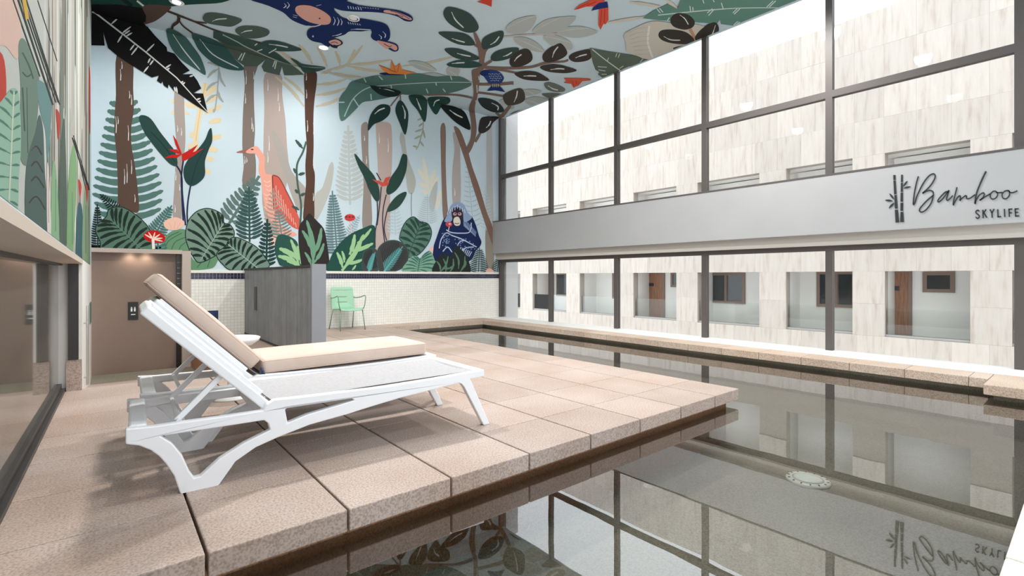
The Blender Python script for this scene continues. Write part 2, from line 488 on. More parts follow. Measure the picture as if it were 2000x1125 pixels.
# ---- restroom door niche in the back wall
d1 = empty('door_1'); tag(d1, 'taupe restroom door set in a niche of the back wall', 'door', kind='structure')
box('door_panel', 'taupe', (XW - 0.1, 1.0, YB + 0.15, YB + 0.20, LOW - 0.1, 1.56), d1)
box('door_threshold', 'black_tile', (XW - 0.1, 1.0, YB + 0.12, YB + 0.15, LOW - 0.05, LOW + 0.05), d1)
box('niche_ceiling', 'beige', (XW - 0.2, RX, YB + 0.0, YB + 0.5, 1.545, 1.62), d1)
box('jamb', 'beige', (1.06, RX, YB - 0.03, YB + 0.5, -1.0, 1.56), d1)
box('lintel', 'beige', (XW, 1.059, YB - 0.03, YB + 0.02, 1.50, 1.57), d1)
for i in range(24):
    box('reveal_tile', 'black_tile', (0.985, 1.058, YB + 0.10, YB + 0.149, LOW + i * 0.095, LOW + i * 0.095 + 0.0935), d1)
for x in (0.33, 0.55):
    MB().lathe([(0.035, 0), (0.035, 0.012)], 16, (x, YB + 0.08, 1.533)).build('niche_spot', 'lamp', d1)
    ld = bpy.data.lights.new('niche_bulb', 'SPOT'); ld.energy = 2.5; ld.spot_size = math.radians(150); ld.spot_blend = 0.8; ld.shadow_soft_size = 0.05; ld.color = (1, 0.88, 0.74)
    lo = bpy.data.objects.new('niche_bulb', ld); COL.objects.link(lo); lo.location = (x, YB + 0.06, 1.50)
sg = empty('restroom_sign', (0.42, YB + 0.397, 0.0))
tag(sg, 'small black restroom sign plate with white figures on the taupe door', 'sign')
a = on_y(250, 590, YB + 0.15); b = on_y(270, 624, YB + 0.15)
sg.location = ((a.x + b.x) / 2, YB + 0.149, (a.z + b.z) / 2)
w, h = (b.x - a.x) / 2, (a.z - b.z) / 2
MB().box(-w, w, -0.012, 0, -h, h).build('plate', 'black', sg)
for s in (-1, 1):
    MB().box(-0.012 + s * 0.022, 0.012 + s * 0.022, -0.015, -0.011, -0.01, 0.045).build('figure', 'sign_white', sg)
    MB().lathe([(0.008, 0), (0.011, 0.008), (0.008, 0.016)], 10, (s * 0.022, -0.013, 0.05)).build('figure_head', 'sign_white', sg)
MB().box(-0.03, 0.03, -0.015, -0.011, -0.07, -0.055).build('lettering', 'sign_white', sg)

# ---- left wall: painted upper part, soffit, tinted window, white door strip
wl = MB().box(XW - 0.25, XW, YN, RY, 1.245, ZC + 0.3)
wl.box(XW - 0.25, XW, RY, YB, 1.30, ZC + 0.3)
wl = wl.build('wall_left', 'plaster_blue'); tag(wl, 'left wall painted with leaves seen at a sharp angle', 'wall', kind='structure')
box('wall_edge', 'soffit', (XW - 0.22, XW + 0.004, YN, RY, 1.222, 1.262), wl)
box('soffit_panel', 'dark_soffit', (-0.62, XW - 0.01, YN, RY, 1.232, 1.30), wl)
def wx(y): return -0.374 + (y - 3.3) * 0.0202        # face of the tinted window
w3 = empty('window_3'); tag(w3, 'wide tinted window with dark frame at the left', 'window', kind='structure')
def lwall(mb, y0, y1, d0, d1_, z0, z1):
    return mb.hexa([(wx(y0) + d0, y0, z0), (wx(y0) + d1_, y0, z0), (wx(y1) + d1_, y1, z0), (wx(y1) + d0, y1, z0),
                    (wx(y0) + d0, y0, z1), (wx(y0) + d1_, y0, z1), (wx(y1) + d1_, y1, z1), (wx(y1) + d0, y1, z1)])
lwall(MB(), YN, RY, -0.05, -0.03, 0.0, 1.24).build('pane', 'tinted', w3)
lwall(MB(), YN, RY, -0.035, -0.005, 0.0, 0.075).build('bottom_rail', 'dark_frame', w3)
lwall(MB(), YN, RY, -0.005, 0.022, 0.0, 0.03).build('floor_track', 'dark_frame', w3)
lwall(MB(), YN, RY, -0.035, 0.0, 1.205, 1.24).build('top_rail', 'dark_frame', w3)
wl2 = MB().box(-0.62, XW, RY, YB + 0.02, -1.0, 1.30).build('wall_left_low', 'white_wall'); tag(wl2, 'white lower wall beside the restroom ramp', 'wall', kind='structure')
wl2.name = 'wall_left_lower'
box('end_post', 'dark_frame', (-0.272, -0.196, RY - 0.05, RY - 0.002, 0.30, 1.235), w3)
box('end_plinth', 'deck', (-0.285, XW - 0.002, RY - 0.04, RY - 0.002, 0.0, 0.30), w3)
hd = empty('door_handle', (XW, RY + 0.35, 0.0)); tag(hd, 'long steel pull handle on the white wall by the ramp', 'handle')
MB().tube([(0.03, 0, -0.02), (0.03, 0, 0.80)], 0.011, 10).build('rod', 'steel', hd)
for z in (0.06, 0.62): MB().tube([(0.0, 0, z), (0.03, 0, z)], 0.008, 8).build('bracket', 'steel', hd)
o = box('wall_left_back', 'white_wall', (-1.2, -0.62, YN, YB, -1.0, ZC)); tag(o, 'plain wall behind the tinted window', 'wall', kind='structure')

# ---- ceiling with downlights
ce = box('ceiling', 'plaster_blue', (XW - 0.3, XG + 0.05, YN, YB + 0.2, ZC, ZC + 0.25)); tag(ce, 'flat ceiling painted with leaves, birds and an ape', 'ceiling', kind='structure')
def downlight(x, y, lit, label):
    r = empty('downlight', (x, y, ZC)); tag(r, label, 'ceiling light', 'round downlights in the ceiling')
    MB().lathe([(0.10, 0.0), (0.105, -0.012), (0.085, -0.02), (0.075, -0.012), (0.075, 0.0)], 28).build('ring', 'white', r, smooth=True)
    MB().lathe([(0.074, -0.004), (0.06, -0.014), (0.02, -0.017)], 24).build('lens', 'lamp' if lit else 'white', r, smooth=True)
    if lit:
        ld = bpy.data.lights.new('downlight_bulb', 'SPOT'); ld.energy = DOWNLIGHT_W * (0.36 if y > 7 else 1.5 if y > 5 or x > 6 else 0.38); ld.spot_size = math.radians(165); ld.spot_blend = 0.9
        ld.shadow_soft_size = 0.14; ld.color = (1.0, 0.97, 0.93)
        lo = bpy.data.objects.new('downlight_bulb', ld); COL.objects.link(lo); lo.parent = r; lo.location = (0, 0, -0.06)
    return r
p = on_z(345, 3, ZC); downlight(p.x, p.y, True, 'lit round downlight over the dark green painted leaf')
p = on_z(632, 92, ZC); downlight(p.x, p.y, True, "lit round downlight beside the painted ape's paw")
p = on_z(690, 35, ZC); downlight(p.x, p.y, False, "unlit pale round downlight on the painted ape's leg")
for (x, y, lab) in [(1.2, 2.2, 'added unseen fill downlight above the loungers'), (4.4, 2.2, 'added unseen fill downlight above the deck corner'), (1.2, -1.2, 'added unseen fill downlight above the near coping'), (4.4, -1.2, 'added unseen fill downlight above the near pool side'), (4.4, 5.6, 'added unseen fill downlight above the middle of the deck'), (1.2, 5.6, 'added unseen fill downlight above the start of the ramp'), (6.9, 3.0, 'added unseen fill downlight above the narrow arm of the pool')]:
    downlight(x, y, True, lab)  # extra lamps out of view, added to brighten the room

# ---- glass wall on the right: beam, frames, panes
SP = 1.968
MY = [10.45, 8.50, 6.515, 4.545, 2.577, 0.607, 0.607 - SP, 0.607 - 2 * SP + 0.2]
wr = MB()
wr.box(8.05, 8.20, YN, YB - 0.001, 1.715, 2.56)
wr.box(8.20, XG + 0.12, YN, YB - 0.001, 1.56, 2.56)
wr = wr.build('wall_right', 'beam', bevel=0.006); tag(wr, 'light grey spandrel beam between the two rows of windows', 'beam', kind='structure')
box('beam_lower_band', 'beam_low', (8.16, XG + 0.1, YN, YB - 0.001, 1.555, 1.716), wr)
box('beam_cap', 'frame', (8.045, XG + 0.04, YN, YB - 0.001, 2.56, 2.585), wr)
o = box('wall_outer', 'grey_wall', (XG + 0.1, XG + 0.52, YB - 0.15, YB + 0.3, -4.0, ZC + 0.3)); tag(o, 'grey outer pier just beyond the last window', 'wall', kind='structure')
win = {}
for nm, lab, z0, z1 in [('window_1', 'tall upper window wall with dark frame and transom', 2.585, ZC), ('window_2', 'lower window row above the pool ledge with dark frame', 0.0, 1.56)]:
    w = empty(nm); tag(w, lab, 'window', kind='structure'); win[nm] = w
    for y in MY:
        box('mullion', 'frame', (XG - 0.05, XG + 0.05, y - 0.045, y + 0.045, z0, z1), w)
for i in range(len(MY) - 1):
    y1, y0 = MY[i] - 0.045, MY[i + 1] + 0.045
    w1, w2 = win['window_1'], win['window_2']
    box('transom', 'frame', (XG - 0.05, XG + 0.05, y0, y1, 3.75, 3.85), w1)
    box('pane', 'glass', (XG - 0.006, XG + 0.006, y0, y1, 3.85, ZC), w1)
    box('pane', 'glass', (XG - 0.006, XG + 0.006, y0, y1, 2.585, 3.75), w1)
    box('head_rail', 'frame', (XG - 0.05, XG + 0.05, y0, y1, 1.48, 1.56), w2)
    box('pane', 'glass', (XG - 0.006, XG + 0.006, y0, y1, 0.0, 1.48), w2)

# ---- charcoal slatted partition beside the tiled wall
pt = empty('partition_screen', (2.05, 8.5, 0)); tag(pt, 'low charcoal partition of upright slats with a grey end post', 'partition')
PX0, PX1, PY0, PY1, PZ = -0.0, 0.17, 6.5 - 8.5, YB - 0.02 - 8.5, 1.25
MB().box(PX1 - 0.13, PX1 - 0.02, PY0 + 0.05, PY1, 0.03, PZ - 0.03).build('core', 'panel_dark', pt)
MB().box(PX0, PX1, PY0, PY1, PZ - 0.03, PZ).build('cap', 'panel_dark', pt)
MB().box(PX0, PX1, PY0, PY1, 0.0, 0.03).build('base_rail', 'panel_dark', pt)
MB().box(PX0 - 0.005, PX1 + 0.005, PY0 - 0.02, PY0 + 0.04, 0, PZ + 0.012).build('end_post', 'post_grey', pt)
ns = 52
pitch = (PY1 - PY0 - 0.09) / ns
sm = MB().box(0, 0.05, -pitch * 0.36, pitch * 0.36, 0, PZ - 0.06).mesh('slat', bevel=0.006, seg=1)
for i in range(ns):
    link('slat', sm, 'panel_grey', pt, (PX0 + 0.004, PY0 + 0.09 + pitch * (i + 0.5), 0.03))
MB().box(-0.006, 0.02, -0.02 + 1.0, 0.16 + 1.0, 0.50, 0.92).build('dark_strip', 'panel_dark', pt, bevel=0.01)  # dark upright box set on the slats

# ---- small navy sign on the tiles
bs = empty('wall_sign', (0, 0, 0)); tag(bs, 'small navy square sign with a white mark on the tiled wall', 'sign')
a = on_y(404, 607, YB - 0.012); b = on_y(426, 634, YB - 0.012)
bs.location = ((a.x + b.x) / 2, YB - 0.0125, (a.z + b.z) / 2)
w, h = (b.x - a.x) / 2, (a.z - b.z) / 2
MB().box(-w, w, -0.012, 0, -h, h).build('plate', 'blue_sign', bs)
for k in range(4):
    MB().tube([(0.02 + 0.03 * k - 0.03, -0.014, -0.07), (0.035 + 0.03 * k - 0.03, -0.014, -0.03 - 0.012 * (k % 2))], 0.004, 6).build('mark', 'sign_white', bs)
gs = box('exit_sign', 'green_sign', (XW + 0.001, XW + 0.012, 9.2, 9.75, 0.42, 0.72)); tag(gs, 'small green sign on the white wall by the ramp', 'sign')

# ---- pool light on the basin floor
p = on_z(1578, 940, ZPOOL)
pl = empty('pool_light', (p.x, p.y, ZPOOL)); tag(pl, 'round white pool light set in the basin floor', 'light')
MB().lathe([(0.155, 0), (0.155, 0.012), (0.145, 0.022), (0.12, 0.024)], 36).build('rim', 'white', pl, smooth=True)
MB().lathe([(0.122, 0.02), (0.08, 0.034), (0.02, 0.038)], 36).build('lens', 'pool_lens', pl, smooth=True)
for k in range(14):
    a = 6.28318 * k / 14
    MB().box(-0.008, 0.008, -0.0035, 0.0035, 0, 0.006).build('rim_slot', 'panel_dark', pl).matrix_local = Matrix.Translation((0.135 * math.cos(a), 0.135 * math.sin(a), 0.0215)) @ Matrix.Rotation(a, 4, 'Z')

# ================================================================== FACADE OPPOSITE
fb = empty('building', (XF, 0, -4.2)); tag(fb, 'pale travertine building opposite with rows of open galleries', 'building')
Z0F = -4.2
def fx(name, mat, b, parent=fb, bevel=0.0):
    return MB().box(b[0] - XF, b[1] - XF, b[2], b[3], b[4] - Z0F, b[5] - Z0F).build(name, mat, parent, bevel=bevel)
OP = [(990, 1016), (1040, 1106), (1132, 1206), (1237, 1321), (1362, 1483), (1535, 1665), (1728, 1895), (1977, 2040)]
ops = []
for a, b in OP:
    ops.append((XF * ratio(b), XF * ratio(a)))       # y range
YF0, YF1 = -3.2, 21.0
ops = sorted(ops)
ops = [o for o in ops]
ROWZ = [(-0.46, 1.235), (2.59, 4.29)]
ZT = 8.05
# backing: horizontal bands and piers
bk = MB()
D = 0.30
bands = [(-4.2, -0.46), (1.235, 2.59), (4.29, ZT)]
for z0, z1 in bands: bk.box(0.03, D, YF0, YF1, z0 - Z0F, z1 - Z0F)
edges = [YF0] + [e for o in ops for e in o] + [YF1]
for z0, z1 in ROWZ:
    for i in range(0, len(edges), 2):
        if edges[i + 1] > edges[i]: bk.box(0.03, D, edges[i], edges[i + 1], z0 - Z0F, z1 - Z0F)
bk.build('wall', 'trav_back', fb)
# stone panels
rows = [(-1.5, -0.46, 'b'), (-0.46, 0.3875, 'p'), (0.3875, 1.235, 'p'), (1.235, 1.91, 'b'), (3.44, 4.29, 'p'), (4.29, 5.23, 'b'), (5.23, 6.17, 'b'), (6.17, 7.11, 'b'), (7.11, ZT, 'b')]
for ri, (z0, z1, kd) in enumerate(rows):
    spans = [(YF0 + 2.2, 20.6)] if kd == 'b' else [(max(edges[i], YF0 + 2.2), min(edges[i + 1], 20.6)) for i in range(0, len(edges), 2)]
    for (s0, s1) in spans:
        if s1 - s0 < 0.1: continue
        nn = max(1, round((s1 - s0) / (0.66 if kd == 'b' else 0.6)))
        off = 0.0 if kd == 'p' else 0.33 * (ri % 2)
        pw = (s1 - s0) / nn
        for k in range(nn):
            fx('stone_panel', 'travertine', (XF - 0.004 * random.random(), XF + 0.03, s0 + k * pw + 0.001, s0 + (k + 1) * pw - 0.001, z0 + 0.001, z1 - 0.001))
# gallery behind the openings
XB = XF + 1.1
for (z0, z1) in ROWZ:
    fx('gallery_wall', 'corridor', (XB, XB + 0.2, YF0, YF1, z0 - 0.6, z1 + 0.4))
    fx('gallery_ceiling', 'corridor', (XF + 0.28, XB, YF0, YF1, z1 + 0.02, z1 + 0.2))
    fx('gallery_floor', 'corridor_floor', (XF + 0.05, XB, YF0, YF1, z0 - 0.08, z0 - 0.02))
for (y0, y1) in ops:
    if y1 < 0.2: continue
    fx('gallery_pier', 'corridor', (XF + 0.29, XB, y1 + 0.02, y1 + 0.14, -0.48, 1.26))
    fx('glass_railing', 'rail_glass', (XF + 0.10, XF + 0.112, y0 + 0.01, y1 - 0.01, -0.46, 0.27))
    fx('railing_shoe', 'corridor_floor', (XF + 0.06, XF + 0.16, y0, y1, -0.459, -0.40))
    fx('opening_blind', 'corridor', (XF + 0.9, XF + 0.92, y0, y1, 2.6, 4.28))
def fwin(pa, pb, ya, yb, panes):
    p = on_x(pa, ya, XB - 0.03); q = on_x(pb, yb, XB - 0.03)
    y0, y1, z0, z1 = q.y, p.y, q.z, p.z
    w = MB()
    t = 0.09
    X0 = XB - 0.05 - XF
    for b in [(y0, y1, z1 - t, z1), (y0, y1, z0, z0 + t), (y0, y0 + t, z0 + t, z1 - t), (y1 - t, y1, z0 + t, z1 - t)] + ([((y0 + y1) / 2 - 0.045, (y0 + y1) / 2 + 0.045, z0 + t, z1 - t)] if panes == 2 else []):
        w.box(X0, X0 + 0.06, b[0], b[1], b[2] - Z0F, b[3] - Z0F)
    f = w.build('window', 'wood_frame', fb)
    h = (y0 + y1) / 2
    for (a, b) in ([(y0, y1)] if panes == 1 else [(y0, h), (h, y1)]):
        MB().box(X0 + 0.025, X0 + 0.04, a + 0.06, b - 0.06, z0 + 0.06 - Z0F, z1 - 0.06 - Z0F).build('pane', 'dark_pane', f)
def fdoor(pa, pb, ya):
    p = on_x(pa, ya, XB - 0.03); q = on_x(pb, ya, XB - 0.03)
    y0, y1, z1 = q.y, p.y, p.z
    d = MB().box(XB - 0.05 - XF, XB - XF, y0, y1, -0.47 - Z0F, z1 - Z0F).build('door', 'wood', fb)
    fr = MB()
    for b in [(y0 - 0.07, y0, -0.47, z1), (y1, y1 + 0.07, -0.47, z1), (y0 - 0.07, y1 + 0.07, z1, z1 + 0.06)]:
        fr.box(XB - 0.07 - XF, XB - XF, b[0], b[1], b[2] - Z0F, b[3] - Z0F)
    fr.build('door_frame', 'wood_frame', d)
    MB().box(XB - 0.062 - XF, XB - 0.05 - XF, (y0 + y1) / 2 - 0.12, (y0 + y1) / 2 + 0.12, 0.72 - Z0F, 0.84 - Z0F).build('number_plate', 'panel_dark', d)
for a in [(1086, 1112, 533, 579, 1), (1196, 1216, 533, 584, 1), (1310, 1330, 531, 561, 1), (1382, 1455, 533, 594, 2), (1595, 1672, 530, 602, 2), (1802, 1865, 531, 572, 1), (992, 1002, 533, 576, 1)]:
    fwin(*a)
for a in [(1054, 1080, 534), (1251, 1295, 534), (1718, 1775, 533)]:
    fdoor(*a)

# ================================================================== FURNITURE
LA = math.radians(-2.0)
LO = Vector((0.085, 2.985, 0.0))
def side_pt(px, py):
    """pixel on the near side of the near lounger -> (distance along it, height)"""
    d = ray(px, py)
    nrm = Vector((-math.sin(LA), math.cos(LA), 0))
    t = LO.dot(nrm) / d.dot(nrm)
    p = Vector((d.x * t, d.y * t, CH + d.z * t))
    return ((p - LO).x * math.cos(LA) + (p - LO).y * math.sin(LA), p.z)
def loopm(pts): return [side_pt(*p) for p in pts]
OUT = [(245, 838), (300, 833), (360, 824), (440, 813), (514, 802), (522, 790), (536, 781), (600, 774), (680, 764), (755, 755), (850, 739), (946, 722), (946, 735), (919, 740), (957, 830), (945, 832.5), (907, 756), (902, 750), (896, 748),
       (855, 759), (780, 778), (717, 797), (680, 809), (605, 830), (542, 855), (500, 874), (460, 902), (428, 930), (405, 953), (403, 960), (361, 964), (352, 950), (340, 930), (324, 906), (310, 891), (295, 880), (272, 871), (245, 868)]
H1 = [(314, 852), (336, 866), (356, 890), (370, 921), (380, 934), (392, 930), (428, 897), (476, 866), (528, 840), (524, 827), (516, 821), (420, 836)]
H2 = [(557, 800), (565, 795), (630, 787), (688, 778), (692, 782), (640, 798), (600, 810), (562, 826)]
prof = [loopm(OUT), loopm(H1), loopm(H2)]
zmin = min(p[1] for p in prof[0])
prof = [[(s, max(z, 0.0) if z > 0.05 else 0.0) for s, z in l] for l in prof]
LW = 0.74
top = side_pt(281, 606); hin = side_pt(519, 792)
S_END = side_pt(946, 728)[0]
def obar(mb, p0, p1, t, w0, w1):
    """bar in the side plane from p0 to p1, thickness t across, from w0 to w1 sideways"""
    dx, dz = p1[0] - p0[0], p1[1] - p0[1]; L = math.hypot(dx, dz); nx, nz = -dz / L * t / 2, dx / L * t / 2
    q = [(p0[0] + nx, p0[1] + nz), (p1[0] + nx, p1[1] + nz), (p1[0] - nx, p1[1] - nz), (p0[0] - nx, p0[1] - nz)]
    return mb.hexa([(a, w0, b) for a, b in q] + [(a, w1, b) for a, b in q])
def seat_z(s): return 0.395 + 0.010 * (s - 0.7)
def make_lounger(loc, rz, label, sling_seat=True):
    r = empty('sun_lounger', loc, rz); tag(r, label, 'sun lounger', 'white sun loungers on the deck')
    for w0 in (0.0, LW - 0.045):
        MB().slabshape(prof, lambda p, w0=w0: Vector((p[0], w0, p[1])), (0, 0.045, 0)).build('side_frame', 'lounger', r, bevel=0.006, seg=2)
    MB().box(0.0, 0.075, 0.04, LW - 0.04, 0.30, 0.372).build('rear_rail', 'lounger', r, bevel=0.012)
    MB().box(S_END - 0.075, S_END - 0.002, 0.04, LW - 0.04, 0.365, 0.415).build('foot_rail', 'lounger', r, bevel=0.012)
    MB().box(hin[0] - 0.02, hin[0] + 0.05, 0.04, LW - 0.04, 0.30, 0.37).build('cross_bar', 'lounger', r, bevel=0.01)
    MB().tube([(1.18, 0.03, 0.33), (1.18, LW - 0.03, 0.33)], 0.014, 8).build('tie_bar', 'lounger', r)
    # seat sling, sagging slightly between the rails
    g = MB(); nu, nv = 14, 8
    s0, s1 = hin[0] + 0.045, S_END - 0.07
    vs = []; 
    for lay in (0, -0.006):
        for i in range(nu + 1):
            for j in range(nv + 1):
                u, v = i / nu, j / nv
                vs.append((s0 + (s1 - s0) * u, 0.04 + (LW - 0.08) * v, seat_z(s0 + (s1 - s0) * u) - 0.012 * math.sin(math.pi * v) + lay))
    N = (nu + 1) * (nv + 1); fs = []
    for i in range(nu):
        for j in range(nv):
            a = i * (nv + 1) + j
            fs.append((a, a + nv + 1, a + nv + 2, a + 1)); fs.append((N + a, N + a + 1, N + a + nv + 2, N + a + nv + 1))
    g.add(vs, fs); g.build('seat_sling', 'sling', r, smooth=True)
    # raised backrest
    bk = empty('backrest'); bk.parent = r
    dx, dz = top[0] - hin[0], top[1] - hin[1]; L = math.hypot(dx, dz); ux, uz = dx / L, dz / L
    nx, nz = uz, -ux          # towards the front / up side
    if nz < 0: nx, nz = -nx, -nz
    def bp(a, c): return (hin[0] + ux * a + nx * c, hin[1] + uz * a + nz * c)
    for (w0, w1) in ((0.035, 0.085), (LW - 0.085, LW - 0.035)):
        m = MB(); obar(m, bp(-0.03, -0.0), bp(L, -0.0), 0.05, w0, w1)
        m.build('back_bar', 'lounger', bk, bevel=0.008)
        m = MB(); obar(m, bp(0.05, 0.035), bp(L - 0.01, 0.035), 0.022, w0 + 0.014, w1 + (0.02 if w0 < 0.3 else 0))
        m.build('back_trim', 'lounger', bk, bevel=0.005)
    m = MB(); obar(m, bp(L - 0.06, 0.006), bp(L + 0.004, 0.006), 0.055, 0.04, LW - 0.04); m.build('top_rail', 'lounger', bk, bevel=0.012)
    m = MB(); obar(m, bp(0.05, 0.032), bp(L - 0.03, 0.032), 0.008, 0.08, LW - 0.08); m.build('back_sling', 'sling', bk)
    sa = side_pt(346, 826); sb = side_pt(437, 738)
    for w0 in (0.075, LW - 0.10):
        m = MB(); obar(m, (sa[0], sa[1] - 0.01), sb, 0.03, w0, w0 + 0.025); m.build('prop_strut', 'lounger', r, bevel=0.005)
    m = MB(); m.tube([(sa[0] + 0.01, 0.05, sa[1] - 0.005), (sa[0] + 0.01, LW - 0.05, sa[1] - 0.005)], 0.012, 8); m.build('prop_bar', 'lounger', r)
    return r, bp, L
r1, bp, L = make_lounger(LO, LA, 'bare white sun lounger nearest the camera without a cushion')
LO2 = Vector((0.175, 3.80, 0.0)); LA2 = math.radians(-1.5)
r2, bp, L = make_lounger(LO2, LA2, 'white sun lounger under the beige cushion, behind the bare one')

# cushion lying on the second lounger: a back section and a seat section
cu = empty('lounger_cushion', LO2, LA2); tag(cu, 'beige padded cushion folded over the back and seat of the rear lounger', 'cushion')
def pad(name, frame, length, thick, w0, w1, parent):
    """soft box: frame(a, c) maps length and thickness to the side plane"""
    me = bpy.data.meshes.new(name); bm = bmesh.new()
    R = 0.028
    def steps(d, n):
        e = [0, R * 0.29, R * 0.7, R]
        return e + [R + (d - 2 * R) * k / n for k in range(1, n)] + [d - x for x in reversed(e)]
    A, Wd, T_ = steps(length, 16), steps(w1 - w0, 8), steps(thick, 2)
    dims = (length, w1 - w0, thick)
    def P3(a, w, c):
        p = [a, w, c]; core = [min(max(p[i], R), dims[i] - R) for i in range(3)]
        d = Vector([p[i] - core[i] for i in range(3)])
        if d.length > 1e-9: d = d.normalized() * R
        q = Vector(core) + d
        u, v = q[0] / length, q[1] / dims[1]
        f = max(0.0, math.sin(math.pi * u)) ** 0.6 * max(0.0, math.sin(math.pi * v)) ** 0.6
        cc = q[2] + (0.014 * f + 0.003 * f * math.sin(14 * u + 5 * v)) * (q[2] / thick)
        ww = q[1] + 0.006 * math.sin(math.pi * c / thick) * (1 if v > 0.5 else -1) * (1 if v in (0, 1) or v < 0.02 or v > 0.98 else 0) * (0.6 + 0.4 * math.sin(9 * u))
        s, z = frame(q[0], cc)
        return Vector((s, w0 + ww, z))
    nu, nv, nt = len(A) - 1, len(Wd) - 1, len(T_) - 1
    def P(u, v, t): return P3(u * length, v * dims[1], t * thick)
    idx = {}
    for i in range(nu + 1):
        for j in range(nv + 1):
            for k in range(nt + 1):
                if i in (0, nu) or j in (0, nv) or k in (0, nt):
                    idx[i, j, k] = bm.verts.new(P3(A[i], Wd[j], T_[k]))
    def q(a, b, c, d):
        bm.faces.new((idx[a], idx[b], idx[c], idx[d]))
    for i in range(nu):
        for j in range(nv):
            q((i, j, 0), (i, j + 1, 0), (i + 1, j + 1, 0), (i + 1, j, 0)); q((i, j, nt), (i + 1, j, nt), (i + 1, j + 1, nt), (i, j + 1, nt))
    for i in range(nu):
        for k in range(nt):
            q((i, 0, k), (i + 1, 0, k), (i + 1, 0, k + 1), (i, 0, k + 1)); q((i, nv, k), (i, nv, k + 1), (i + 1, nv, k + 1), (i + 1, nv, k))
    for j in range(nv):
        for k in range(nt):
            q((0, j, k), (0, j, k + 1), (0, j + 1, k + 1), (0, j + 1, k)); q((nu, j, k), (nu, j + 1, k), (nu, j + 1, k + 1), (nu, j, k + 1))
    bmesh.ops.recalc_face_normals(bm, faces=bm.faces)
    bm.to_mesh(me); bm.free()
    for p in me.polygons: p.use_smooth = True
    o = link(name, me, 'cushion', parent)
    for c in (R * 0.32, thick - R * 0.32):
        ring = [(a, 0) for a in A] + [(length, w) for w in Wd[1:]] + [(a, dims[1]) for a in reversed(A[:-1])] + [(0, w) for w in reversed(Wd[:-1])]
        MB().tube([P3(a, w, c) for a, w in ring], 0.0035, 6).build('piping', 'piping', o)
    return o
CL = 0.86
pad('back_section', lambda a, c: bp(0.03 + a, 0.049 + c), CL, 0.105, 0.045, LW - 0.045, cu)
s_seat = hin[0] + 0.085
SLEN = S_END - 0.07 - s_seat
pad('seat_section', lambda a, c: (s_seat + a, seat_z(s_seat) + 0.004 + c + 0.012 * a), SLEN, 0.105, 0.045, LW - 0.045, cu)
for k, (ds, dz) in enumerate([(-0.02, -0.10), (0.03, -0.11), (0.012, -0.05)]):
    b0 = (s_seat - 0.005, 0.045, seat_z(s_seat) + 0.055)
    MB().tube([b0, (b0[0] + ds * 0.4, 0.022, b0[2] + dz * 0.4), (b0[0] + ds, 0.012, b0[2] + dz)], [0.008, 0.010, 0.007], 6).build('tie_ribbon', 'tie', cu)

# low round side table behind the loungers
p = on_y(452, 560, 5.05)
st = empty('side_table', (p.x, 5.05, 0)); tag(st, 'low round white side table behind the loungers', 'table')
MB().lathe([(0.02, 0.47), (0.17, 0.475), (0.225, 0.515), (0.235, 0.54), (0.225, 0.545), (0.2, 0.53), (0.02, 0.528)], 40).build('top', 'white', st, smooth=True)
MB().lathe([(0.035, 0.02), (0.03, 0.25), (0.04, 0.475)], 20).build('pedestal', 'white', st, smooth=True)
MB().lathe([(0.17, 0.0), (0.17, 0.012), (0.04, 0.03)], 32).build('base', 'white', st, smooth=True)

# mint chair at the tiled wall
ch = empty('armchair', (3.88, 10.02, 0), math.radians(2)); tag(ch, 'mint green metal chair with slim arms at the tiled wall', 'chair')
# seat surface
g = MB(); nu, nv = 8, 10
vs = []
for lay in (0.0, -0.012):
    for i in range(nu + 1):
        for j in range(nv + 1):
            u, v = i / nu, j / nv
            x = (-0.235 + 0.47 * v) * (1.0 - 0.06 * u)
            y = -0.25 + 0.47 * u
            z = 0.435 + 0.018 * (2 * v - 1) ** 2 - 0.03 * u - (0.03 * (1 - u / 0.15) ** 2 if u < 0.15 else 0)
            vs.append((x, y, z + lay))
N = (nu + 1) * (nv + 1); fs = []
for i in range(nu):
    for j in range(nv):
        a = i * (nv + 1) + j
        fs.append((a, a + 1, a + nv + 2, a + nv + 1)); fs.append((N + a, N + a + nv + 1, N + a + nv + 2, N + a + 1))
rim = [(i, 0) for i in range(nu + 1)] + [(nu, j) for j in range(1, nv + 1)] + [(i, nv) for i in range(nu - 1, -1, -1)] + [(0, j) for j in range(nv - 1, 0, -1)]
rid = [i * (nv + 1) + j for i, j in rim]
for k in range(len(rid)):
    a, b = rid[k], rid[(k + 1) % len(rid)]; fs.append((a, b, b + N, a + N))
g.add(vs, fs).build('seat', 'mint', ch, smooth=True)
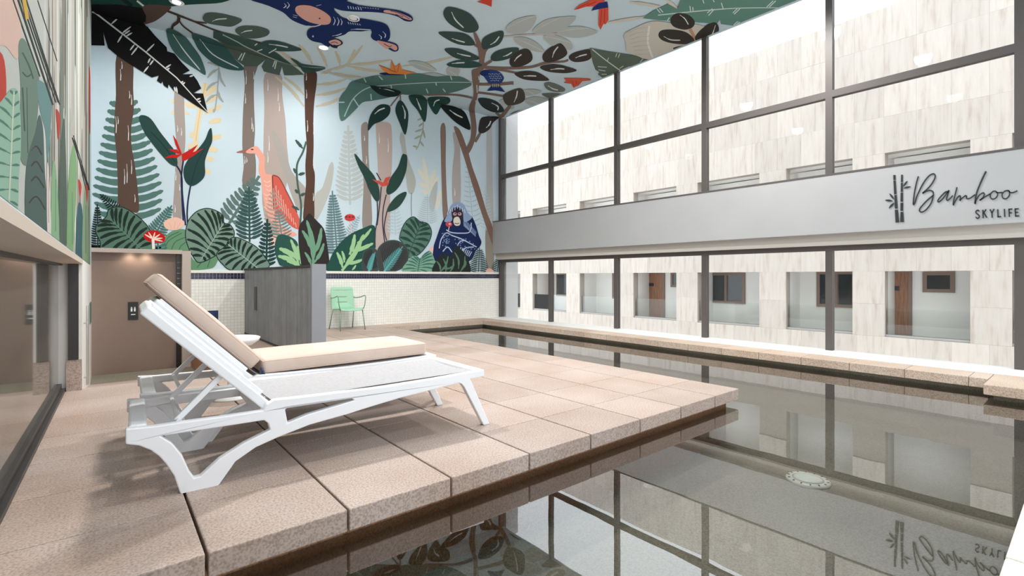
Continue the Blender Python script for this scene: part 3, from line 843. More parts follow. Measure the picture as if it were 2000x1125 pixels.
# backrest with three slots
def rrect(x0, x1, z0, z1, r, n=5):
    pts = []
    for cx, cz, a0 in ((x1 - r, z1 - r, 0), (x0 + r, z1 - r, 90), (x0 + r, z0 + r, 180), (x1 - r, z0 + r, 270)):
        for k in range(n + 1):
            a = math.radians(a0 + 90 * k / n); pts.append((cx + r * math.cos(a), cz + r * math.sin(a)))
    return pts
loops = [rrect(-0.24, 0.24, 0.40, 0.88, 0.06)] + [rrect(-0.125, 0.10, z - 0.009, z + 0.009, 0.008, 3) for z in (0.56, 0.67, 0.79)]
MB().slabshape(loops, lambda p: Vector((p[0], 0.215 + 0.16 * (p[1] - 0.40) - 0.18 * p[0] * p[0] + 0.0, p[1])), (0, 0.012, 0)).build('backrest', 'mint', ch, smooth=False)
for s in (-1, 1):
    arm = [(s * 0.235, 0.26, 0.66), (s * 0.27, 0.20, 0.645), (s * 0.285, 0.0, 0.665), (s * 0.29, -0.16, 0.70), (s * 0.292, -0.215, 0.70), (s * 0.290, -0.235, 0.67), (s * 0.275, -0.235, 0.52), (s * 0.255, -0.22, 0.45), (s * 0.235, -0.19, 0.425)]
    MB().tube(arm, 0.0105, 8).build('arm', 'leg_green', ch, smooth=True)
    MB().tube([(s * 0.235, -0.20, 0.425), (s * 0.262, -0.27, 0.0)], 0.011, 8).build('leg', 'leg_green', ch, smooth=True)
    MB().tube([(s * 0.225, 0.20, 0.42), (s * 0.255, 0.33, 0.0)], 0.011, 8).build('leg', 'leg_green', ch, smooth=True)
MB().tube([(-0.23, -0.18, 0.418), (0.23, -0.18, 0.418)], 0.009, 8).build('cross_bar', 'leg_green', ch)

# ================================================================== LETTERING ON THE BEAM
sgn = empty('beam_sign', (8.05, 0.9, 1.9)); tag(sgn, 'black script lettering with a bamboo stalk emblem on the grey beam', 'sign')
XS = 8.05
SC = 5.627
def sp(x, y): 
    p = on_x(1700 + x / SC, 300 + y / SC, XS)
    return (p.y - 0.9, p.z - 1.9)
def cr_spline(pts, n=8, closed=False):
    P = [Vector((p[0], p[1])) for p in pts]; out = []
    m = len(P)
    for i in range(m if closed else m - 1):
        p0 = P[(i - 1) % m] if closed or i > 0 else P[0]; p1 = P[i]; p2 = P[(i + 1) % m]; p3 = P[(i + 2) % m] if closed or i + 2 < m else P[-1]
        for k in range(n):
            t = k / n
            out.append(0.5 * ((2 * p1) + (p2 - p0) * t + (2 * p0 - 5 * p1 + 4 * p2 - p3) * t * t + (3 * p1 - p0 - 3 * p2 + p3) * t ** 3))
    if not closed: out.append(P[-1])
    return [(p.x, p.y) for p in out]
def ribbon(pts, widths):
    n = len(pts); L = []; R = []
    for i in range(n):
        a = Vector(pts[max(i - 1, 0)]); b = Vector(pts[min(i + 1, n - 1)])
        d = b - a
        if d.length < 1e-9: d = Vector((1, 0))
        d.normalize(); nn = Vector((-d.y, d.x)); w = widths if not isinstance(widths, list) else widths[int(i * (len(widths) - 1) / max(1, n - 1))]
        p = Vector(pts[i]); L.append(p + nn * w / 2); R.append(p - nn * w / 2)
    return L, R
def sign_stroke(name, pts, w, smooth=True, parent=sgn):
    q = cr_spline(pts, 7) if smooth else pts
    L, R = ribbon(q, w)
    m = MB(); n = len(q); vs = []; fs = []
    for k in range(n):
        for p in (L[k], R[k]):
            y, z = sp(p.x, p.y); vs.append((-0.001, y, z)); vs.append((-0.009, y, z))
    for k in range(n - 1):
        a = 4 * k; b = 4 * k + 4
        fs += [(a + 1, a + 3, b + 3, b + 1), (a, b, b + 2, a + 2), (a, a + 1, b + 1, b), (a + 2, b + 2, b + 3, a + 3)]
    fs += [(0, 2, 3, 1), (4 * n - 4, 4 * n - 3, 4 * n - 1, 4 * n - 2)]
    m.add(vs, fs); return m
def letter(strokes, smooth=True):
    mm = MB()
    for pts, w in strokes:
        q = sign_stroke('', pts, w, smooth); mm.add(q.v, q.f)
    return mm.build('letter', 'ink', sgn)
letter([([(528, 250), (505, 330), (485, 430), (474, 520), (474, 560), (490, 540), (520, 450), (580, 330), (640, 250), (690, 222), (712, 238), (705, 280), (670, 340), (620, 395), (575, 435), (640, 405), (685, 415), (692, 460), (670, 540), (620, 610), (570, 642), (542, 632), (548, 600), (590, 550), (640, 500), (690, 460)], 13)])
letter([([(858, 432), (835, 418), (795, 450), (748, 505), (744, 530), (765, 525), (810, 480), (862, 405), (852, 450), (838, 500), (850, 515), (880, 490), (905, 460)], 12)])
letter([([(952, 370), (935, 440), (915, 520), (912, 565), (930, 530), (960, 480), (985, 462), (990, 490), (985, 515), (1010, 490), (1045, 462), (1058, 470), (1060, 495), (1085, 495), (1120, 475), (1150, 450)], 12)])
letter([([(1272, 195), (1240, 260), (1200, 350), (1170, 430), (1155, 500), (1152, 550), (1165, 510), (1200, 455), (1240, 430), (1252, 445), (1240, 480), (1205, 512), (1225, 500), (1270, 470), (1320, 440)], [17, 16, 15, 12, 11, 11, 12, 12, 12])])
letter([([(1385, 415), (1350, 415), (1320, 450), (1325, 490), (1355, 500), (1390, 475), (1400, 440), (1385, 420), (1400, 430), (1450, 425)], 12)])
letter([([(1520, 405), (1480, 412), (1450, 445), (1455, 485), (1490, 497), (1525, 465), (1530, 420), (1515, 405), (1540, 428), (1580, 425), (1615, 408)], 12)])
T = 13
letter([([(1198, 632), (1180, 622), (1162, 635), (1165, 655), (1192, 675), (1196, 697), (1178, 712), (1158, 698)], T)])
letter([([(1236, 618), (1240, 708)], T), ([(1272, 612), (1242, 660)], T), ([(1250, 652), (1281, 704)], T)], False)
letter([([(1315, 612), (1337, 655)], T), ([(1360, 608), (1337, 655)], T), ([(1337, 652), (1340, 704)], T)], False)
letter([([(1400, 612), (1404, 700)], T), ([(1399, 695), (1438, 692)], T)], False)
letter([([(1474, 608), (1478, 697)], T)], False)
letter([([(1524, 606), (1528, 695)], T), ([(1520, 612), (1560, 609)], T), ([(1524, 652), (1556, 649)], T)], False)
letter([([(1592, 604), (1597, 692)], T), ([(1588, 609), (1630, 606)], T), ([(1592, 648), (1626, 645)], T), ([(1593, 687), (1636, 684)], T)], False)
def seg(name, q):
    vs = []
    for x, y in q:
        yy, z = sp(x, y); vs.append((-0.001, yy, z)); vs.append((-0.009, yy, z))
    n = len(q); fs = [tuple(2 * i + 1 for i in range(n)), tuple(2 * i for i in range(n - 1, -1, -1))]
    for i in range(n):
        j = (i + 1) % n; fs.append((2 * i, 2 * j, 2 * j + 1, 2 * i + 1))
    MB().add(vs, fs).build(name, 'ink', sgn)
seg('stalk_segment', [(253, 236), (277, 236), (277, 290), (255, 290)])
seg('stalk_segment', [(255, 297), (278, 297), (288, 444), (262, 446)])
seg('stalk_segment', [(264, 456), (290, 455), (301, 603), (270, 605)])
seg('stalk_segment', [(270, 618), (303, 617), (317, 755), (278, 757)])
seg('stalk_segment', [(339, 233), (357, 233), (357, 312), (337, 312)])
seg('stalk_segment', [(337, 321), (357, 321), (358, 420), (335, 420)])
seg('stalk_segment', [(334, 429), (359, 429), (359, 527), (332, 527)])
seg('stalk_segment', [(332, 541), (361, 541), (360, 628), (331, 628)])
seg('stalk_segment', [(332, 642), (363, 641), (369, 752), (328, 752)])
def sleaf(a, b, w):
    d = Vector((b[0] - a[0], b[1] - a[1])); nn = Vector((-d.y, d.x)).normalized() * w
    A = Vector(a)
    q = [A, A + d * 0.3 + nn * 0.8, A + d * 0.55 + nn, A + d * 0.8 + nn * 0.6, A + d, A + d * 0.8 - nn * 0.6, A + d * 0.55 - nn, A + d * 0.3 - nn * 0.8]
    seg('bamboo_leaf', [(p.x, p.y) for p in q])
sleaf((362, 362), (408, 300), 10); sleaf((366, 380), (446, 362), 10)
sleaf((260, 502), (211, 436), 11); sleaf((250, 520), (162, 511), 11); sleaf((262, 540), (204, 602), 12)

# ================================================================== THE MURAL
# painted motifs: flat shapes traced on the photograph and laid on the wall, ceiling or left wall they are painted on
OFF = {'A': (170, 0), 'B': (170, 260), 'C': (600, 0), 'D': (600, 260), 'E': (1050, 0)}
c0 = proj(Vector((0.0, YB, ZC))); c1 = proj(Vector((8.0, YB, ZC)))
CSL = (c1[1] - c0[1]) / (c1[0] - c0[0])
def crease(x): return c0[1] + CSL * (x - c0[0])
layer = {'W': 0, 'L': 0}; last = [None]
def lift(m, col):
    k = 'L' if m.crop == 'L' else 'W'
    layer[k] += 1
    return 0.0012 + 0.00001 * layer[k] if k == 'W' else 0.0006 + 0.00001 * layer[k]
def clip(poly, f):
    """keep the part of a convex polygon where f(p) >= 0"""
    out = []
    n = len(poly)
    for i in range(n):
        a, b = poly[i], poly[(i + 1) % n]
        fa, fb_ = f(a), f(b)
        if fa >= 0: out.append(a)
        if (fa >= 0) != (fb_ >= 0):
            t = fa / (fa - fb_)
            out.append((a[0] + (b[0] - a[0]) * t, a[1] + (b[1] - a[1]) * t))
    return out
class Motif:
    def __init__(s, name, crop):
        s.name = name; s.crop = crop; s.parts = {'B': ([], [], []), 'C': ([], [], []), 'L': ([], [], [])}
    def px(s, p):
        if s.crop == 'L': return (p[0] / 2.345, p[1] / 2.345)
        o = OFF[s.crop]; return (o[0] + p[0] / 4.0, o[1] + p[1] / 4.0)
    def tri(s, q, col, h):
        if s.crop == 'L':
            w = [on_x(max(-60, min(x, 176.5)), y, XW) for x, y in q]
            poly = [(p.y, p.z) for p in w]
            poly = clip(poly, lambda p: p[1] - 1.27)
            if len(poly) >= 3: poly = clip(poly, lambda p: ZC - p[1])
            if len(poly) >= 3: poly = clip(poly, lambda p: YB - 0.01 - p[0])
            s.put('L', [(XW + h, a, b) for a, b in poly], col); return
        lo = clip(q, lambda p: p[1] - crease(p[0])); hi = clip(q, lambda p: crease(p[0]) - p[1])
        if len(lo) >= 3:
            w = [on_y(x, y, YB) for x, y in lo]; poly = [(p.x, p.z) for p in w]
            for f in (lambda p: p[0] - XW, lambda p: XG - 0.02 - p[0], lambda p: ZC - p[1], lambda p: p[1] - ZM + 0.02):
                if len(poly) >= 3: poly = clip(poly, f)
            if len(poly) >= 3:
                for g in ([lambda p: p[0] - RX], [lambda p: RX - p[0], lambda p: p[1] - 1.565]):
                    pp = poly
                    for f in g:
                        if len(pp) >= 3: pp = clip(pp, f)
                    s.put('B', [(a, YB - h, b) for a, b in pp], col)
        if len(hi) >= 3:
            w = [on_z(x, min(y, HOR - 20), ZC) for x, y in hi]; poly = [(p.x, p.y) for p in w]
            for f in (lambda p: p[0] - XW, lambda p: XG - 0.05 - p[0], lambda p: YB - p[1]):
                if len(poly) >= 3: poly = clip(poly, f)
            s.put('C', [(a, b, ZC - h) for a, b in poly], col)
    def put(s, k, vs, col):
        if len(vs) < 3: return
        if k == 'L': col = (col[0] * 0.62, col[1] * 0.64, col[2] * 0.62, 1.0)   # left wall colours darkened to stand in for its dimmer light
        V, Fc, Cc = s.parts[k]; b = len(V); V.extend(vs); Fc.append(tuple(range(b, b + len(vs)))); Cc.append(col)
    def poly(s, pts, col, smooth=True):
        h = lift(s, col)
        pts = cr_spline(pts, 4, True) if smooth else pts
        q = [s.px(p) for p in pts]
        for t in tessellate_polygon([[Vector((x, y, 0)) for x, y in q]]):
            s.tri([q[i] for i in t], col, h)
        return s
    def stroke(s, pts, w, col, smooth=True):
        h = lift(s, col)
        q = cr_spline(pts, 5) if smooth and len(pts) > 2 else [tuple(p) for p in pts]
        L, R = ribbon(q, w)
        for i in range(len(q) - 1):
            a, b, c, d = [s.px(p) for p in (L[i], L[i + 1], R[i + 1], R[i])]
            s.tri([a, b, c], col, h); s.tri([a, c, d], col, h)
        return s
    def taper(s, a, b, w, col, bend=0.0):
        d = Vector((b[0] - a[0], b[1] - a[1])); nn = Vector((-d.y, d.x)) 
        m_ = Vector(a) + d * 0.5 + nn * bend
        return s.stroke([a, (m_.x, m_.y), b], [w * 0.5, w, w * 0.9, w * 0.6, w * 0.15], col)
    def oval(s, c, rx, ry, col, rot=0.0):
        a = math.radians(rot)
        return s.poly([(c[0] + rx * math.cos(t) * math.cos(a) - ry * math.sin(t) * math.sin(a), c[1] + rx * math.cos(t) * math.sin(a) + ry * math.sin(t) * math.cos(a)) for t in [6.28318 * k / 8 for k in range(8)]], col)
    def fern(s, base, tip, hw, n, col, w=9, droop=0.25, top=0.12, bend=0.0):
        B_, T_ = Vector(base), Vector(tip); d = T_ - B_; L = d.length; u = d / L; nn = Vector((-u.y, u.x))
        def ax(t): return B_ + d * t + nn * bend * 4 * t * (1 - t)
        s.stroke([tuple(ax(k / 6)) for k in range(7)], w * 0.6, col)
        for k in range(n):
            t = 0.06 + 0.90 * k / n
            hwk = hw * (top + (1 - top) * (1 - t) ** 0.8) * (0.75 + 0.25 * min(1, t * 5))
            for sd in (-1, 1):
                a = ax(t); b = a + nn * sd * hwk + u * hwk * droop
                s.taper(tuple(a), (b.x, b.y), min(w, L / n * 0.72), col, 0.06 * sd)
        return s
    def done(s):
        for k, par in (('B', wb), ('C', ce), ('L', wl)):
            V, Fc, Cc = s.parts[k]
            if not Fc: continue
            me = bpy.data.meshes.new(s.name); me.from_pydata(V, [], Fc)
            at = me.color_attributes.new('paint', 'FLOAT_COLOR', 'CORNER')
            data = []
            for p in me.polygons:
                data += list(Cc[p.index]) * p.loop_total
            at.data.foreach_set('color', data)
            want = {'B': (0, -1, 0), 'C': (0, 0, -1), 'L': (1, 0, 0)}[k]
            link(s.name, me, 'paint', par)
def inside_ray(pt, d, outline):
    best = 1e9
    for i in range(len(outline)):
        a = Vector(outline[i]); b = Vector(outline[(i + 1) % len(outline)]); e = b - a
        den = d.x * e.y - d.y * e.x
        if abs(den) < 1e-9: continue
        w = a - pt
        t = (w.x * e.y - w.y * e.x) / den; r = (w.x * d.y - w.y * d.x) / den
        if t > 1e-6 and 0 <= r <= 1: best = min(best, t)
    return best if best < 1e8 else 0
def striped(name, crop, outline, r0, r1, base, dark, n=8, w=20, rib=None, edge=True):
    """leaf with a mid rib and curved stripes running to its edge"""
    m = Motif(name, crop); ol = cr_spline(outline, 4, True)
    m.poly(ol, base, False)
    A, Bv = Vector(r0), Vector(r1); d = Bv - A; u = d.normalized(); nn = Vector((-u.y, u.x))
    for k in range(n):
        p = A + d * ((k + 0.3) / n) * 0.96
        for sd in (-1, 1):
            dr = (nn * sd * 0.9 + u * (-1.1 + 1.7 * k / n)).normalized()
            t = inside_ray(p, dr, ol)
            if t < 12: continue
            q = p + dr * t * 0.95; md = p + dr * t * 0.5 - u * t * 0.07
            m.stroke([tuple(p), (md.x, md.y), (q.x, q.y)], [w * 0.35, w * 0.8, w, w * 0.75, w * 0.3], dark)
    m.stroke([r0, r1], 7, rib or dark)
    if edge: m.stroke(ol + [ol[0]], 7, dark, False)
    m.done()
def leaf(crop, outline, col, rib=None, rc=None, w=7, name='painted_leaf', smooth=True, extra=()):
    m = Motif(name, crop).poly(outline, col, smooth)
    if rib: m.stroke(rib, [w * 0.5, w, w, w * 0.6], rc or PALE)
    for e in extra: m.stroke(e, 7, rc or PALE)
    m.done()
def trunk(crop, outline, col, marks=(), name='painted_trunk'):
    m = Motif(name, crop).poly(outline, col)
    for (x, y, l) in marks:
        m.stroke([(x, y), (x + 4, y + l * 0.5), (x + 2, y + l)], [3, 6, 3], rgb(222, 226, 224))
    m.done()
PALE = rgb(214, 222, 220)
BLACK = rgb(18, 18, 19); TEAL = rgb(50, 80, 76); DKT = rgb(38, 64, 60); GREYG = rgb(80, 97, 90); BROWN = rgb(92, 72, 62)
NAVY = rgb(18, 40, 92); PINK = rgb(218, 164, 152); RED = rgb(188, 34, 30); TAN = rgb(200, 192, 168); CREAM = rgb(226, 208, 170)
PG = rgb(178, 185, 182)

# ---------------- back wall, far things first
trunk('B', [(1388, -460), (1515, -460), (1525, -300), (1550, -100), (1562, 100), (1575, 250), (1560, 400), (1520, 560), (1500, 830), (1440, 830), (1370, 560), (1380, 300), (1378, 100), (1385, -200)], rgb(180, 166, 159), [(1410, -420, 90), (1490, -350, 100), (1500, -240, 70), (1420, 20, 120), (1410, 150, 80)])
leaf('B', [(1440, -10), (1480, 0), (1550, 130), (1600, 300), (1720, 450), (1700, 560), (1650, 600), (1600, 490), (1530, 290), (1470, 120)], rgb(172, 166, 160), name='painted_pale_leaf')  # far leaf painted in a pale grey
trunk('B', [(1228, -540), (1332, -540), (1306, -430), (1304, -250), (1312, -20), (1306, 100), (1320, 250), (1303, 400), (1215, 400), (1224, 250), (1213, 100), (1218, -150), (1232, -380)], rgb(130, 118, 111), [(1240, -490, 110), (1300, -480, 60), (1235, -310, 80), (1285, -120, 90), (1295, -70, 60), (1230, 180, 60), (1245, 190, 40)])
leaf('B', [(1920, 230), (1893, 250), (1840, 420), (1790, 470), (1772, 560), (1785, 680), (1830, 620), (1900, 450), (1926, 300)], rgb(186, 187, 181), name='painted_pale_leaf')
Motif('painted_fern', 'D').fern((335, 560), (320, -60), 130, 15, rgb(188, 195, 193), 28, 0.45).done()
m = Motif('painted_yellow_leaf', 'B')
m.stroke([(860, 200), (850, 20), (900, -250), (925, -390)], 40, CREAM)
for (x, y, a, b) in [(790, -420, 820, -330), (770, -220, 860, -200), (670, -330, 760, -300), (660, -250, 780, -230), (660, -160, 800, -150), (1010, -360, 930, -290), (1040, -300, 930, -230), (1050, -210, 920, -150), (1050, -100, 950, -80), (1050, 25, 920, 60), (1020, 135, 930, 130), (985, 215, 930, 200), (960, 315, 920, 290), (790, 100, 850, 120), (800, 20, 860, 20)]:
    m.stroke([(a, b), ((a + x) / 2, (b + y) / 2 - 6), (x, y)], [18, 36, 40, 34, 16], CREAM)
m.stroke([(850, 60), (880, -150), (925, -390)], 5, rgb(206, 180, 138)); m.done()
trunk('B', [(688, -340), (750, -330), (762, -150), (768, 0), (765, 120), (742, 260), (728, 430), (738, 668), (672, 668), (682, 430), (690, 260), (700, 100), (690, -20), (680, -180)], rgb(165, 154, 148), [(705, -60, 50), (735, -40, 60), (690, 300, 70), (720, 400, 50), (685, 560, 60)])
Motif('painted_fern', 'B').fern((330, 720), (282, -330), 320, 14, rgb(86, 120, 112), 52, 0.22, 0.22).done()
trunk('B', [(232, -610), (352, -580), (360, -350), (365, -190), (345, -40), (348, 100), (372, 240), (396, 440), (402, 615), (320, 600), (248, 570), (240, 400), (232, 180), (214, 0), (216, -150), (226, -300)], BROWN, [(260, -500, 90), (270, -560, 60), (330, -330, 60), (345, -300, 80), (225, -130, 130), (240, -130, 60), (320, -60, 120), (290, 280, 120), (310, 240, 150), (345, 210, 110), (372, 480, 60)])
trunk('B', [(1700, -480), (1785, -480), (1796, -410), (1776, -250), (1768, -100), (1770, 100), (1765, 250), (1780, 330), (1775, 500), (1770, 690), (1693, 690), (1695, 550), (1710, 400), (1705, 250), (1715, 100), (1704, -80), (1700, -300)], rgb(88, 64, 53), [(1710, -470, 60), (1712, -340, 70), (1720, -100, 90), (1768, -80, 90), (1772, 200, 90), (1765, 470, 60)])
trunk('D', [(428, -70), (474, -70), (478, 150), (490, 350), (505, 735), (432, 735), (440, 400), (430, 200), (420, 0)], rgb(150, 139, 132), [(445, 20, 40), (460, 180, 60)])
trunk('D', [(545, -80), (640, -80), (662, 0), (662, 250), (648, 450), (640, 850), (525, 920), (540, 700), (558, 480), (548, 200), (538, 0)], rgb(190, 172, 165), [(560, 0, 80), (630, 40, 110)])
leaf('D', [(735, -10), (762, 30), (780, 170), (838, 330), (847, 400), (825, 472), (788, 458), (768, 330), (738, 120), (722, 50)], rgb(180, 183, 175), name='painted_pale_leaf')
Motif('painted_vine', 'D').stroke([(815, 465), (812, 560), (815, 650)], 5, rgb(110, 118, 124)).done()
m = Motif('painted_yellow_leaf', 'D')
for a, b in [((950, 460), (905, 190)), ((930, 380), (865, 280)), ((950, 430), (870, 390)), ((960, 400), (1000, 280)), ((960, 450), (1025, 340)), ((950, 470), (890, 450)), ((1010, 600), (1040, 450))]:
    m.taper(a, b, 36, rgb(224, 221, 205))
m.done()
leaf('D', [(1010, 375), (1018, 420), (1000, 560), (975, 620), (950, 540), (970, 450)], rgb(186, 190, 186), name='painted_pale_leaf')
Motif('painted_fern', 'D').fern((940, 720), (938, 480), 95, 13, rgb(184, 197, 204), 10, 0.3).done()
Motif('painted_fern', 'D').fern((690, 800), (680, 540), 80, 9, rgb(186, 202, 208), 12, 0.4).done()
trunk('D', [(1042, -50), (1080, -50), (1082, 250), (1090, 480), (1098, 640), (1062, 660), (1050, 400), (1044, 150)], rgb(138, 116, 106))
trunk('D', [(1138, 0), (1185, 20), (1196, 200), (1196, 545), (1138, 545), (1134, 300), (1150, 120)], rgb(178, 170, 166), [(1150, 430, 60)])
trunk('D', [(1404, -60), (1442, -60), (1448, 400), (1452, 760), (1396, 760), (1400, 400)], rgb(184, 186, 184))
trunk('D', [(1394, 740), (1450, 740), (1455, 1070), (1402, 1070)], rgb(150, 141, 130))
Motif('painted_fern', 'D').fern((1300, 760), (1250, 210), 80, 13, rgb(178, 194, 204), 9, 0.35).done()
Motif('painted_fern', 'D').fern((1400, 760), (1390, 420), 60, 12, rgb(186, 204, 212), 8, 0.35).done()
trunk('D', [(1145, -50), (1195, -20), (1252, 130), (1290, 265), (1345, 420), (1400, 610), (1448, 740), (1448, 870), (1402, 745), (1340, 560), (1288, 400), (1228, 200), (1180, 60)], rgb(132, 104, 92), name='painted_leaning_trunk')
m = Motif('painted_vine', 'A'); VC = rgb(165, 171, 168)
m.stroke([(1028, 510), (1025, 620), (1015, 740), (1000, 860)], 10, VC)
for a, b in [((1025, 540), (940, 610)), ((1020, 640), (930, 710)), ((1010, 740), (930, 800)), ((1030, 530), (1082, 680)), ((1020, 700), (1065, 800)), ((1030, 520), (940, 490)), ((1000, 850), (990, 880))]: m.taper(a, b, 22, VC, 0.1)
m.done()
m = Motif('painted_vine', 'C'); VC = rgb(168, 172, 152)
m.stroke([(905, 920), (905, 1000), (875, 1120), (850, 1170)], 8, VC)
for a, b in [((905, 920), (860, 940)), ((905, 960), (870, 990)), ((900, 1010), (840, 1030)), ((890, 1060), (835, 1085)), ((900, 1000), (920, 1080)), ((880, 1100), (910, 1145)), ((860, 1150), (825, 1140))]: m.taper(a, b, 16, VC)
m.done()

# tan palm fronds that run over the crease on to the ceiling
m = Motif('painted_palm_frond', 'C')
def z6(x, y): return ((450 + x / 6.25 - 600) * 4, (80 + y / 6.25) * 4)
for a, b in [((900, 380), (545, 90)), ((900, 420), (600, 240)), ((1000, 280), (830, 40)), ((1180, 310), (1060, 80)), ((1340, 300), (1280, 120)), ((1420, 300), (1520, 100)), ((900, 800), (540, 430)), ((900, 660), (650, 440)), ((1050, 530), (1420, 465)), ((1045, 660), (1420, 570)), ((1040, 800), (1380, 675)), ((1100, 400), (1250, 340))]:
    m.taper(z6(*a), z6(*b), 26, TAN, 0.05)
for a, b in [((300, 505), (660, 465)), ((300, 510), (620, 560)), ((150, 560), (430, 600)), ((310, 500), (435, 350)), ((740, 515), (1150, 440)), ((180, 545), (330, 500))]: m.taper(a, b, 22, TAN, 0.03)
m.done()

# ---------------- middle plants of the back wall
m = Motif('painted_heron', 'B')
m.poly([(1165, 150), (1230, 128), (1295, 112), (1290, 135), (1250, 155), (1200, 155)], rgb(150, 104, 94))
m.poly([(1240, 145), (1285, 112), (1325, 103), (1352, 130), (1388, 190), (1386, 265), (1400, 318), (1450, 332), (1472, 420), (1465, 600), (1520, 720), (1640, 790), (1560, 806), (1480, 760), (1400, 610), (1368, 440), (1362, 370), (1340, 290), (1345, 220), (1320, 165), (1265, 160)], rgb(234, 166, 148))
m.poly([(1448, 330), (1492, 345), (1542, 430), (1602, 540), (1668, 695), (1662, 750), (1600, 730), (1512, 650), (1458, 595), (1450, 430)], rgb(208, 96, 82))
m.stroke([(1448, 332), (1452, 450), (1460, 595)], 9, rgb(110, 62, 58)); m.stroke([(1450, 330), (1500, 350), (1560, 460), (1640, 620)], 8, rgb(130, 70, 62))
for k in range(9): m.stroke([(1475 + 19 * k, 410 + 36 * k), (1480 + 19 * k, 480 + 30 * k), (1490 + 18 * k, 560 + 22 * k)], 5, rgb(240, 186, 172))
for k in range(7): m.stroke([(1380 + 10 * (k % 3), 370 + 34 * k), (1405 + 10 * (k % 3), 385 + 34 * k), (1432, 372 + 34 * k)], 5, rgb(248, 206, 192))
m.oval((1290, 128), 12, 5, rgb(70, 50, 50)); m.done()
leaf('B', [(1430, 820), (1480, 800), (1530, 870), (1500, 900), (1440, 885)], rgb(240, 196, 182), name='painted_flower')
m = Motif('painted_vine', 'B')
m.stroke([(1712, 65), (1685, 150), (1640, 250), (1645, 400), (1672, 560), (1664, 720)], 15, rgb(72, 100, 88))
for a, b in [((1685, 120), (1628, 52)), ((1642, 320), (1612, 275)), ((1650, 325), (1702, 312)), ((1655, 600), (1600, 570)), ((1665, 490), (1705, 470)), ((1650, 470), (1625, 440))]: m.taper(a, b, 24, rgb(64, 88, 80))
m.done()
Motif('painted_fern', 'B').fern((1110, 705), (1345, 335), 150, 9, rgb(96, 118, 114), 36, 0.35).done()
Motif('painted_fern', 'B').fern((1480, 790), (1455, 430), 110, 10, rgb(170, 150, 140), 14, 0.5).done()
Motif('painted_fern', 'B').fern((1270, 850), (1265, 420), 130, 13, rgb(54, 84, 82), 25, 0.42).done()
Motif('painted_fern', 'B').fern((1525, 830), (1490, 590), 100, 9, rgb(110, 128, 124), 13, 0.3).done()
Motif('painted_fern', 'B').fern((1400, 1050), (1408, 670), 90, 11, rgb(38, 66, 62), 26, 0.35).done()
Motif('painted_fern', 'B').fern((1955, 960), (1915, 450), 110, 22, rgb(98, 126, 130), 17, 0.1).done()
Motif('painted_fern', 'D').fern((320, 800), (410, 640), 50, 9, rgb(150, 176, 184), 8, 0.3).done()
m = Motif('painted_strelitzia', 'B')
for st_ in ([(700, 255), (738, 330), (745, 480), (770, 720)], [(808, 412), (790, 520), (782, 620), (785, 700)], [(752, 215), (738, 330), (740, 480), (752, 690)]): m.stroke(st_, 12, rgb(36, 42, 74))
m.poly([(405, -120), (440, -140), (500, -110), (570, -10), (640, 80), (690, 150), (706, 250), (655, 246), (580, 170), (500, 70), (440, -20)], rgb(40, 70, 65))
m.poly([(950, -20), (972, -35), (978, 60), (950, 130), (921, 220), (920, 330), (870, 390), (812, 413), (765, 370), (754, 280), (800, 190), (870, 120), (922, 50)], rgb(38, 66, 63))
m.stroke([(500, -10), (600, 100), (690, 230)], 6, rgb(26, 46, 46)); m.stroke([(920, 120), (860, 230), (812, 400)], 6, rgb(30, 48, 62))
for q in ([(670, 12), (702, 60), (742, 165), (722, 155), (690, 90)], [(606, 195), (650, 172), (742, 165), (705, 192)], [(636, 125), (700, 128), (738, 168), (680, 152)], [(740, 165), (790, 138), (865, 90), (825, 150), (910, 120), (825, 182), (765, 215), (742, 218)], [(795, 120), (808, 145), (790, 160)]): m.poly(q, RED, False)
m.done()
# striped round leaves
leaf('B', [(590, 850), (640, 780), (720, 750), (785, 775), (795, 930), (600, 930)], rgb(104, 146, 112), name='painted_leaf', extra=([(610, 900), (640, 840), (740, 780)], [(660, 910), (690, 850), (765, 815)], [(720, 910), (735, 880), (775, 850)]), rc=rgb(70, 108, 84), rib=[(600, 870), (640, 810), (720, 770)])
leaf('B', [(785, 930), (850, 1005), (950, 985), (1025, 950), (1005, 1030), (950, 1060), (790, 1062)], rgb(104, 146, 112), extra=([(900, 1000), (860, 1050)], [(960, 990), (940, 1050)]), rc=rgb(70, 108, 84))
Motif('painted_fern', 'B').fern((85, 900), (80, 555), 70, 17, rgb(32, 48, 44), 15, 0.2).done()
Motif('painted_fern', 'B').fern((240, 610), (100, 478), 60, 9, rgb(28, 42, 40), 12, 0.3).done()
Motif('painted_fern', 'B').fern((510, 830), (662, 565), 95, 13, rgb(72, 112, 106), 18, 0.3).done()
Motif('painted_fern', 'B').fern((560, 920), (540, 760), 90, 5, rgb(74, 116, 108), 22, 0.1).done()
DS = rgb(34, 50, 43)
striped('painted_striped_leaf', 'B', [(68, 770), (80, 710), (150, 655), (168, 600), (230, 577), (300, 588), (380, 638), (440, 690), (492, 760), (505, 860), (500, 935), (150, 935), (100, 840)], (200, 690), (440, 920), rgb(90, 120, 104), DS, 9, 27, rgb(100, 130, 112))
Motif('painted_flower', 'B').poly([(598, 700), (640, 668), (700, 658), (757, 690), (752, 722), (700, 757), (620, 747)], rgb(238, 192, 172)).stroke([(660, 750), (640, 700)], 4, rgb(220, 168, 150)).stroke([(680, 750), (690, 690)], 4, rgb(220, 168, 150)).stroke([(700, 750), (730, 700)], 4, rgb(220, 168, 150)).done()
m = Motif('painted_flower', 'B').poly([(440, 800), (480, 764), (550, 764), (608, 808), (597, 850), (540, 857), (470, 842)], rgb(192, 28, 26))
